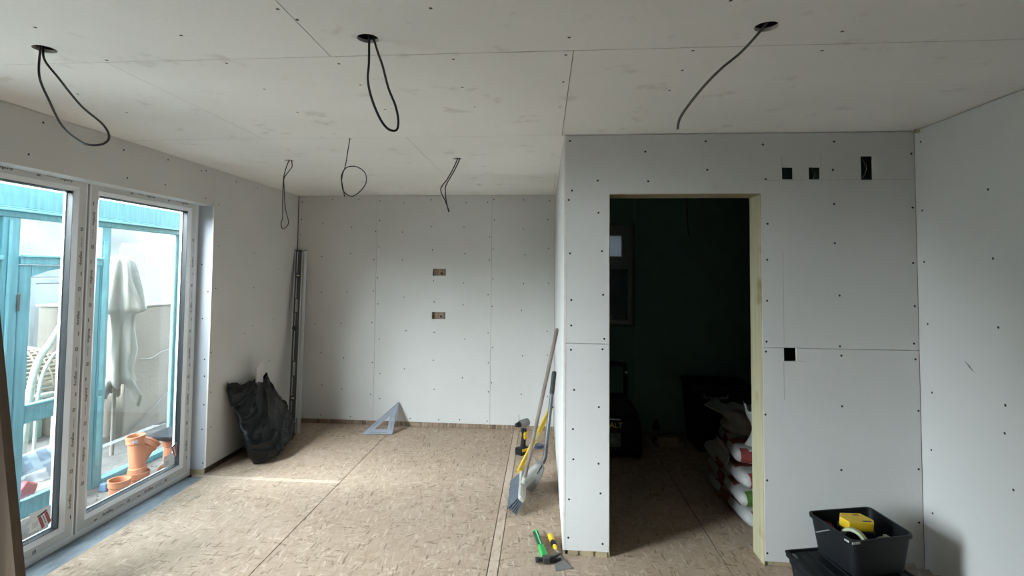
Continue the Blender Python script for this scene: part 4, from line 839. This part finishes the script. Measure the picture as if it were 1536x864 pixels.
MB().add([(.430+v.x, 4.676-.11*0-.003, .272+v.y) for v in TV], TF).build('lettering', LETTERY, t); MB().box((.43, 4.674, .110), (.665, 4.680, .225)).build('rating_plate', plain('grey_plate', (.16, .19, .17), .5, var=.5, scale=22), t)
for x in (.42, .82): MB().tube([(x-.02, 4.74, .05), (x+.02, 4.74, .05)], .048, 18).build('wheel', BLACKR, t, smooth=True)
t = thing('bottle', 'dark bottle standing on the store floor beside the site vacuum', 'bottle', (1.068, 5.20, 0)); MB().lathe([(0, .002), (.036, .002), (.038, .02), (.038, .15), (.016, .195), (.015, .225), (0, .225)], 20, Matrix.Translation((1.068, 5.20, 0))).build('body', BLACKP, t, smooth=True); MB().lathe([(.0385, .06), (.0385, .12)], 20, Matrix.Translation((1.068, 5.20, 0))).build('paper_label', GREYT, t, smooth=True); MB().lathe([(0, .225), (.017, .225), (.017, .245), (0, .245)], 16, Matrix.Translation((1.068, 5.20, 0))).build('cap', GREYT, t, smooth=True)
for (x, y, z, l, a, lab) in ((1.16, 5.10, .002, .24, .3, 'lower timber offcut on the dark store floor beside the bottle'), (1.15, 5.11, .048, .18, -.1, 'upper timber offcut lying across another on the store floor')):
    tag(MB().box((-l/2, -.045, 0), (l/2, .045, .044), Matrix.Translation((x, y, z)) @ rot('Z', a)).build('timber_offcut', PINEX, bevel=.002, loc=(x, y, z)), lab, 'offcut', 'timber offcuts in the store')
o = MB().tube(smoothp([(1.176, 4.5, H+.01), (1.174, 4.5, 2.24), (1.182, 4.5, 2.05), (1.186, 4.505, 1.96), (1.194, 4.5, 1.885)]), .0045, 8).build('ceiling_cable', CABLE, smooth='all', loc=(1.18, 4.5, H)); tag(o, 'short black cable end hanging inside the dark store doorway', 'cable', 'cables left hanging for ceiling lights')
# ------------------------------------------------------------------ outside the patio door
GZ = -.17
gd = MB().add([(-40, -40, GZ-.01), (-2.88, -40, GZ-.01), (-2.88, 60, GZ-.01), (-40, 60, GZ-.01)], [(0, 1, 2, 3)]).build('ground', BOUNCE); as_structure(gd, 'ground around the building, made pale to bounce light indoors', 'ground')  # colour raised so the ground bounces light up to the ceiling
yd = MB().box((-7.0, 1.85, GZ-.009), (-2.885, 10, GZ)).build('ground_yard', SOIL); as_structure(yd, 'dark dirt yard outside the patio door', 'ground')
gb = MB().add([(-2.88, YB+.3, GZ), (20, YB+.3, GZ), (20, 60, GZ), (-2.88, 60, GZ)], [(0, 1, 2, 3)]).build('ground', SOIL); as_structure(gb, 'dirt ground behind the building', 'ground')
nb = MB().box((-.6, YB+1.1, GZ), (2.6, YB+1.3, 2.2)).build('added_block_wall', plain('block_wall_dark', (.05, .04, .035), .9, var=.3, scale=9)); as_structure(nb, 'dark wall added outside the store window to block sky light', 'wall')  # added wall, keeps sky light off the store window
FT = lambda u, v, w: (-3.55-w, u, v)
gr = thing('glazed_screen', 'old teal painted timber shed front with glazed door seen through the patio door', 'shed front', (-3.55, 4.0, GZ))
def tb_(name, u0, u1, v0, v1, w0=0, w1=.05, m=TEAL, p=gr, bev=.004): return MB().box(FT(u0, v0, w1), FT(u1, v1, w0)).build(name, m, p, bevel=bev, seg=1)
tb_('fascia', 1.2, 5.10, 1.985, 2.13, -.02, .02); tb_('moulding', 1.2, 5.08, 1.955, 1.972, -.035, .02, TEAL2); tb_('moulding', 1.2, 5.08, 1.972, 1.986, -.025, .02); tb_('head_rail', 1.2, 5.06, 1.915, 1.955, .0, .06)
tb_('post', 4.955, 5.09, GZ, 1.915); tb_('post_bead', 4.925, 4.955, GZ, 1.915, .015, .045, TEAL2); tb_('post_bead', 5.0, 5.025, GZ, 1.90, -.012, .0, TEAL2)
tb_('post', 4.035, 4.125, GZ, 1.915); tb_('post_bead', 4.045, 4.09, .0, .55, -.01, 0, TEAL2); tb_('post_bead', 4.045, 4.09, .60, 1.8, -.01, 0, TEAL2); tb_('post', 3.235, 3.355, GZ, 1.915); tb_('post_bead', 3.27, 3.29, GZ, 1.9, -.012, 0, TEAL2)
tb_('transom_rail', 3.355, 4.035, 1.600, 1.655, -.015, .05); tb_('transom_drip', 3.355, 4.035, 1.648, 1.664, -.025, .0, TEAL2); MB().box(FT(3.36, 1.66, .030), FT(4.03, 1.912, .026)).build('transom_pane', GLASS, gr)
dr = tb_('hinged_door', 3.362, 3.447, GZ+.02, 1.595, .0, .045)
for a in ((3.945, 4.028, GZ+.02, 1.595), (3.447, 3.945, .500, .625), (3.447, 3.945, GZ+.02, -.030)): tb_('door_rail', *a, .0, .045, TEAL, dr)
ar = MB(); n = 16; top = 1.595
pts = [(3.447+.498*k/n, 1.515+.055*math.sin(math.pi*k/n)) for k in range(n+1)]
ar.add([FT(u, v, w) for w in (0, .045) for u, v in pts]+[FT(u, top, w) for w in (0, .045) for u, v in pts], [(k, k+1, 2*(n+1)+k+1, 2*(n+1)+k) for k in range(n)]+[((n+1)+k, (n+1)+k+1, 3*(n+1)+k+1, 3*(n+1)+k) for k in range(n)]+[(k, k+1, n+1+k+1, n+1+k) for k in range(n)]+[(2*(n+1)+k, 2*(n+1)+k+1, 3*(n+1)+k+1, 3*(n+1)+k) for k in range(n)])
ar.build('arched_rail', TEAL, dr)
MB().box(FT(3.44, .62, .026), FT(3.95, 1.58, .022)).build('pane', GLASS, dr); MB().box(FT(3.44, -.04, .026), FT(3.95, .51, .022)).build('pane', GLASS, dr); tb_('rail_bead', 3.447, 3.945, .612, .628, -.008, .01, TEAL2, dr); tb_('rail_bead', 3.447, 3.945, -.035, -.02, -.008, .01, TEAL2, dr)
tb_('hinge', 3.345, 3.37, 1.28, 1.40, -.008, .0, STEELD, gr)
tb_('side_panel', 1.2, 3.235, GZ, 1.915, .02, .05); 
for u in (1.35, 2.0, 2.65): tb_('panel_moulding', u, u+.55, .7, 1.62, .005, .02, TEAL2)
tb_('panel_moulding', 3.0, 3.235, 1.625, 1.655, -.02, .02, TEAL2)
MB().box(FT(4.12, GZ+.05, .032), FT(4.93, 1.92, .028)).build('large_pane', GLASS, gr); tb_('sill', 4.125, 4.955, GZ, GZ+.05, -.01, .06)
# garden things behind the screen
def cwall():
    t = thing('garden_wall', 'cracked cream rendered garden wall beyond the teal shed front', 'garden wall', (-4.6, 6.2, GZ))
    MB().box((-5.3, 5.235, GZ), (-4.30, 8.5, 1.17)).build('rendered_block', CREAM, t, bevel=.02); MB().box((-5.32, 5.22, 1.17), (-4.285, 8.5, 1.195)).build('coping', CREAM2, t, bevel=.008)
    MB().tube(smoothp([(-4.298, 5.42, .62), (-4.297, 5.6, .60), (-4.297, 5.75, .645), (-4.297, 5.9, .66)]), .004, 5).build('hairline_crack', SCUFFM, t)
cwall()
o = MB().tube([(-4.27, 5.28, -.12), (-4.262, 5.66, .08), (-4.275, 6.10, .32)], [.009, .008, .005], 8).build('cane', plain('grey_cane', (.12, .11, .10), .8), smooth='all', loc=(-4.27, 5.4, -.12)); tag(o, 'thin grey cane leaning diagonally on the cream garden wall', 'cane')
o = MB().prism([(0, 0), (.95, -.02), (.97, .66), (.93, .70), (.04, .66), (0, .60)], .012, frame_from((-4.52, 5.42, 1.20), (.0, 1, 0), (-.08, 0, 1), (1, 0, .08))).build('leaning_sheet', SHEETB, bevel=.003, loc=(-4.52, 5.9, 1.19)); tag(o, 'pale blue sheet panel standing on the cream garden wall', 'panel')
V = []; nu, nv = 60, 24
for i in range(nu):
    for j in range(nv):
        u, v = i/(nu-1), j/(nv-1); V.append((-6.6+.10*nz((u*9, v*5, 0))+.05*nz((u*25, v*12, 1)), 3.6+8.4*u, GZ+(2.62+.10*math.sin(u*9))*v))
o = MB().add(V, [(i*nv+j, i*nv+j+1, (i+1)*nv+j+1, (i+1)*nv+j) for i in range(nu-1) for j in range(nv-1)]).build('tarpaulin', SHEETW, smooth='all', loc=(-6.6, 7, GZ)); o.modifiers.new('thick', 'SOLIDIFY').thickness = .004; tag(o, 'large white tarpaulin hung at the far side of the yard', 'tarpaulin')
# cloth draped over a post
t = thing('draped_cloth', 'cream dust cloth draped over a post behind the teal frame', 'cloth', (-4.02, 4.78, GZ))
def wob(a, z): return 1+.20*math.sin(a*6+z*2)+.13*math.sin(a*11-z*4)+.30*nz((math.cos(a)*2, math.sin(a)*2, z*5))
cl = MB(); cl.lathe([(.005, 1.70), (.06, 1.69), (.10, 1.64), (.125, 1.52), (.15, 1.40), (.20, 1.22), (.21, 1.18), (.13, 1.15), (.12, 1.0), (.14, .8), (.13, .62), (.165, .50), (.15, .42), (.145, .425), (.12, .62), (.12, 1.1), (.08, 1.5), (.005, 1.68)], 48, Matrix.Translation((-4.02, 4.78, 0)), 0, wob); cl.V = [(x, y, z-(.10*math.sin(3*math.atan2(y-4.78, x+4.02)+.5)+.06*math.sin(7*math.atan2(y-4.78, x+4.02)))*max(0, min(1, (.9-z)*2))) for x, y, z in cl.V]; cl.build('cloth', CREAM2, t, smooth='all'); MB().tube([(-4.02, 4.78, GZ), (-4.02, 4.78, 1.66)], .018, 10).build('post', CREAM, t, smooth=True)
# old white window unit, driftwood, wicker chair
FO = lambda u, v, w: (-5.18-w, u+.42, v-.03)
t = thing('old_window', 'old white window frame stored behind the teal door', 'window frame', (-5.18, 5.3, GZ)); OW = plain('old_white_paint', (.20, .215, .22), .5)
MB().ring(4.50, 5.35, .35, 1.60, [(0, 0), (.09, 0), (.09, .06), (0, .06)], FO).build('frame', OW, t, bevel=.01); MB().ring(4.60, 5.25, .46, 1.50, [(0, -.015), (.05, -.015), (.06, .03), (0, .03)], FO).build('sash', OW, t, bevel=.006); MB().box(FO(4.65, .5, .01), FO(5.2, 1.46, .006)).build('pane', GLASS, t); MB().box((-5.40, 4.85, GZ), (-5.15, 5.20, .315)).build('stand', MINT, t, bevel=.01)
o = MB().tube(smoothp([(-4.0, 3.86, GZ), (-4.0, 3.90, .45), (-4.0, 3.96, .80), (-4.0, 4.08, .98), (-4.0, 4.20, 1.16), (-4.0, 4.32, 1.27)]), [.030-.012*k/30 for k in range(31)], 8).build('driftwood', DRIFT, smooth='all', loc=(-4.0, 3.86, GZ)); tag(o, 'pale bare driftwood branch standing behind the teal door glass', 'branch')
for q, (P, r, lab) in enumerate((([(-3.93, 4.22, 1.05), (-3.93, 4.14, .92), (-3.93, 4.02, .86), (-3.93, 3.92, .60), (-3.93, 3.90, GZ)], .012, 'thin curved twig crossing the driftwood branch'), ([(-4.08, 4.24, GZ), (-4.08, 4.28, .60), (-4.08, 4.34, .95), (-4.06, 4.36, 1.14), (-4.08, 4.46, 1.18)], .016, 'forked grey twig standing beside the driftwood branch'))):
    tag(MB().tube(smoothp(P), r, 6).build('twig', DRIFT, smooth='all', loc=(P[0] if P[0][2] < 0 else P[-1])), lab, 'twig')
t = thing('wicker_chair', 'round wicker garden chair behind the teal door glass', 'chair', (-4.52, 4.30, GZ))
cx, cy = -4.52, 4.30
for k in range(15):
    a = math.pi/2*k/15; MB().tube([(cx+.34*math.cos(a)*math.cos(b), cy+.36*math.cos(a)*math.sin(b), .52+.36*math.sin(a)) for b in (2*math.pi*j/36 for j in range(36))], .0125, 6, closed=True).build('woven_ring', WICK, t, smooth='all')
for j in range(20):
    b = 2*math.pi*j/20; MB().tube([(cx+.35*math.cos(a)*math.cos(b), cy+.37*math.cos(a)*math.sin(b), .52+.37*math.sin(a)) for a in (math.pi/2*k/8 for k in range(9))], .009, 5).build('stake', WICK, t, smooth='all')
MB().tube([(cx+.37*math.cos(b), cy+.39*math.sin(b), .51) for b in (2*math.pi*j/40 for j in range(40))], .022, 8, closed=True).build('rim', DRIFT, t, smooth='all')
for sx, sy in ((-1, -1), (1, -1), (1, 1), (-1, 1)): MB().tube([(cx+sx*.25, cy+sy*.26, .52), (cx+sx*.22, cy+sy*.23, GZ)], .018, 8).build('leg', WICK, t, smooth=True)
t = thing('timber_crate', 'dark brown crate behind the lower pane of the teal door', 'crate', (-3.85, 3.66, GZ))
for k in range(4): MB().box((-4.06, 3.42, GZ+.01+k*.13), (-3.84, 3.68, GZ+.125+k*.13)).build('slat', BROWN, t, bevel=.004)
o = sack((-3.80, 3.93, .03), .46, .34, .16, 0, 6, 'white printed compost bag leaning behind the lower pane of the teal door', tilt=(0, .95), group=None); o.name = 'compost_bag'; o.data.materials[0] = SACKW; o.data.materials[1] = plain('grey_print', (.14, .15, .19), .6); o.data.materials[2] = BLUEP; o['category'] = 'bag'; 
o = MB().prism([(0, 0), (.10, .02), (.14, .12), (.05, .17), (-.03, .09)], .05, frame_from((-3.72, 3.56, -.12), (0, 1, 0), (0, 0, 1), (1, 0, 0))).build('red_packet', REDP, bevel=.012, loc=(-3.7, 3.6, GZ)); tag(o, 'red packet lying behind the lower pane of the teal door', 'packet')
t = thing('planter', 'pale mint planter box under the wicker chair', 'planter', (-3.75, 4.0, .42)); MB().box((-4.60, 4.72, GZ), (-4.42, 5.1, .30)).build('box', MINT, t, bevel=.01); MB().box((-4.62, 4.70, .30), (-4.40, 5.12, .33)).build('rim', MINT, t, bevel=.006)
t.location = (-4.5, 4.9, GZ)
for c in t.children: c.location = Vector((0, 0, 0)); 
for c in t.children:
    for v in c.data.vertices: v.co += Vector((-3.75, 4.0, .42))-Vector((-4.5, 4.9, GZ))
# terracotta drain fittings by the door
def sock(z0, z1, r=.058, rim=.070): return [(r-.006, z0), (r, z0), (r, z1-.055), (rim, z1-.048), (rim, z1-.012), (rim+.004, z1-.010), (rim+.004, z1), (r+.002, z1), (r-.006, z1-.05), (r-.006, z0)]
G1 = 'terracotta drain fittings by the patio door'
o = MB().lathe(sock(GZ, GZ+.13, .066, .074), 32, Matrix.Translation((-3.235, 3.93, 0))).build('drain_collar', TERRA, smooth=True, loc=(-3.235, 3.93, GZ)); tag(o, 'short terracotta drain collar standing alone at the front', 'pipe', G1)
o = MB().lathe(sock(GZ, GZ+.12, .068, .076), 32, Matrix.Translation((-3.235, 4.13, 0))).build('drain_collar', TERRA, smooth=True, loc=(-3.235, 4.13, GZ)); tag(o, 'terracotta drain collar under the tall branching pipe', 'pipe', G1)
t = thing('branch_pipe', 'tall terracotta Y-branch drain pipe with paper tag', 'pipe', (-3.235, 4.125, GZ+.11), G1)
MY = Matrix.Translation((-3.235, 4.12, GZ+.105)) @ rot('X', math.radians(3)) @ rot('Y', math.radians(-4))
MB().lathe([(.055, .0), (.062, .0), (.066, .03), (.066, .05), (.059, .055), (.057, .20), (.057, .24), (.067, .25), (.067, .285), (.072, .288), (.072, .305), (.058, .305), (.052, .28), (.052, 0), (.055, 0)], 36, MY).build('barrel', TERRA, t, smooth=True)
MBr = MY @ Matrix.Translation((0, .02, .10)) @ rot('Z', math.radians(-12)) @ rot('X', math.radians(-50))
MB().lathe([(.048, .0), (.052, .0), (.052, .105), (.062, .115), (.062, .15), (.068, .152), (.068, .168), (.054, .168), (.048, .12), (.048, 0)], 32, MBr).build('side_arm', TERRA, t, smooth=True)
MB().box((.062, -.03, .262), (.0745, .0, .283), MY @ rot('Z', math.radians(-40))).build('paper_tag', SACKW, t)
MC = Matrix.Translation((-3.05, 4.02, -.085)) @ rot('Z', math.radians(-62)) @ rot('Y', math.radians(88))
o = MB().lathe(sock(-.02, .19, .058, .070), 32, Matrix.Translation((-3.12, 4.40, -.085)) @ rot('Z', math.radians(-72)) @ rot('Y', math.radians(90))).build('drain_elbow', TERRA, smooth=True, loc=(-3.15, 4.25, GZ)); tag(o, 'terracotta drain socket lying on its side, open end forward', 'pipe', G1)
t = thing('hopper_pipe', 'terracotta pipe topped by a black square hopper', 'pipe', (-3.21, 4.48, GZ), G1)
MB().lathe(sock(GZ, .10, .066, .078), 32, Matrix.Translation((-3.21, 4.48, 0))).build('pipe', TERRA, t, smooth=True)
MB().add(*tap(-3.21, 4.48, .07, .07, .13, .14, .102, .135)).build('hopper', BLACKP, t, bevel=.006); MB().box((-3.345, 4.335, .135), (-3.075, 4.625, .165)).build('hopper_rim', BLACKP, t, bevel=.006)
random.seed(12); gvl = MB()
for k in range(260):
    x, y, r = random.uniform(-3.5, -2.95), random.uniform(3.0, 4.9), random.uniform(.006, .022)
    if any(math.hypot(x-a, y-b) < .14 for a, b in ((-3.235, 3.93), (-3.235, 4.13), (-3.12, 4.4), (-3.21, 4.48))): continue
    gvl.add([(x+r*math.cos(a)*random.uniform(.7, 1.2), y+r*math.sin(a)*random.uniform(.7, 1.2), GZ) for a in (0, 1.26, 2.5, 3.8, 5.0)]+[(x, y, GZ+r*.8)], [(i, (i+1) % 5, 5) for i in range(5)])
o = gvl.build('gravel', SOIL, weld=False); tag(o, 'loose gravel and dirt outside the patio door', 'gravel', kind='stuff')
for k, (x, y) in enumerate(((-3.08, 3.62), (-3.05, 3.70), (-3.12, 3.67), (-3.07, 3.80))):
    lump('rubble', (x, y, GZ+.015), (.03, .025, .018), STONE, amp=.4, seed=k*3.1, sub=12)
    o = bpy.context.scene.objects[-1]
for o in list(COL.objects):
    if o.name.startswith('rubble'):
        o.location.z = GZ
        for v in o.data.vertices: v.co.z = v.co.z*.0+max(0, v.co.z)
        tag(o, 'small white rubble lump on the dirt by the front drain collar', 'rubble', 'white rubble lumps')
o = MB().add(*tap(-3.43, 4.02, .035, .03, .025, .02, GZ, GZ+.06)).build('blue_scrap', plain('blue_plastic', (.05, .10, .17), .5), bevel=.006, loc=(-3.43, 4.02, GZ)); tag(o, 'small blue plastic scrap at the foot of the teal post', 'scrap')
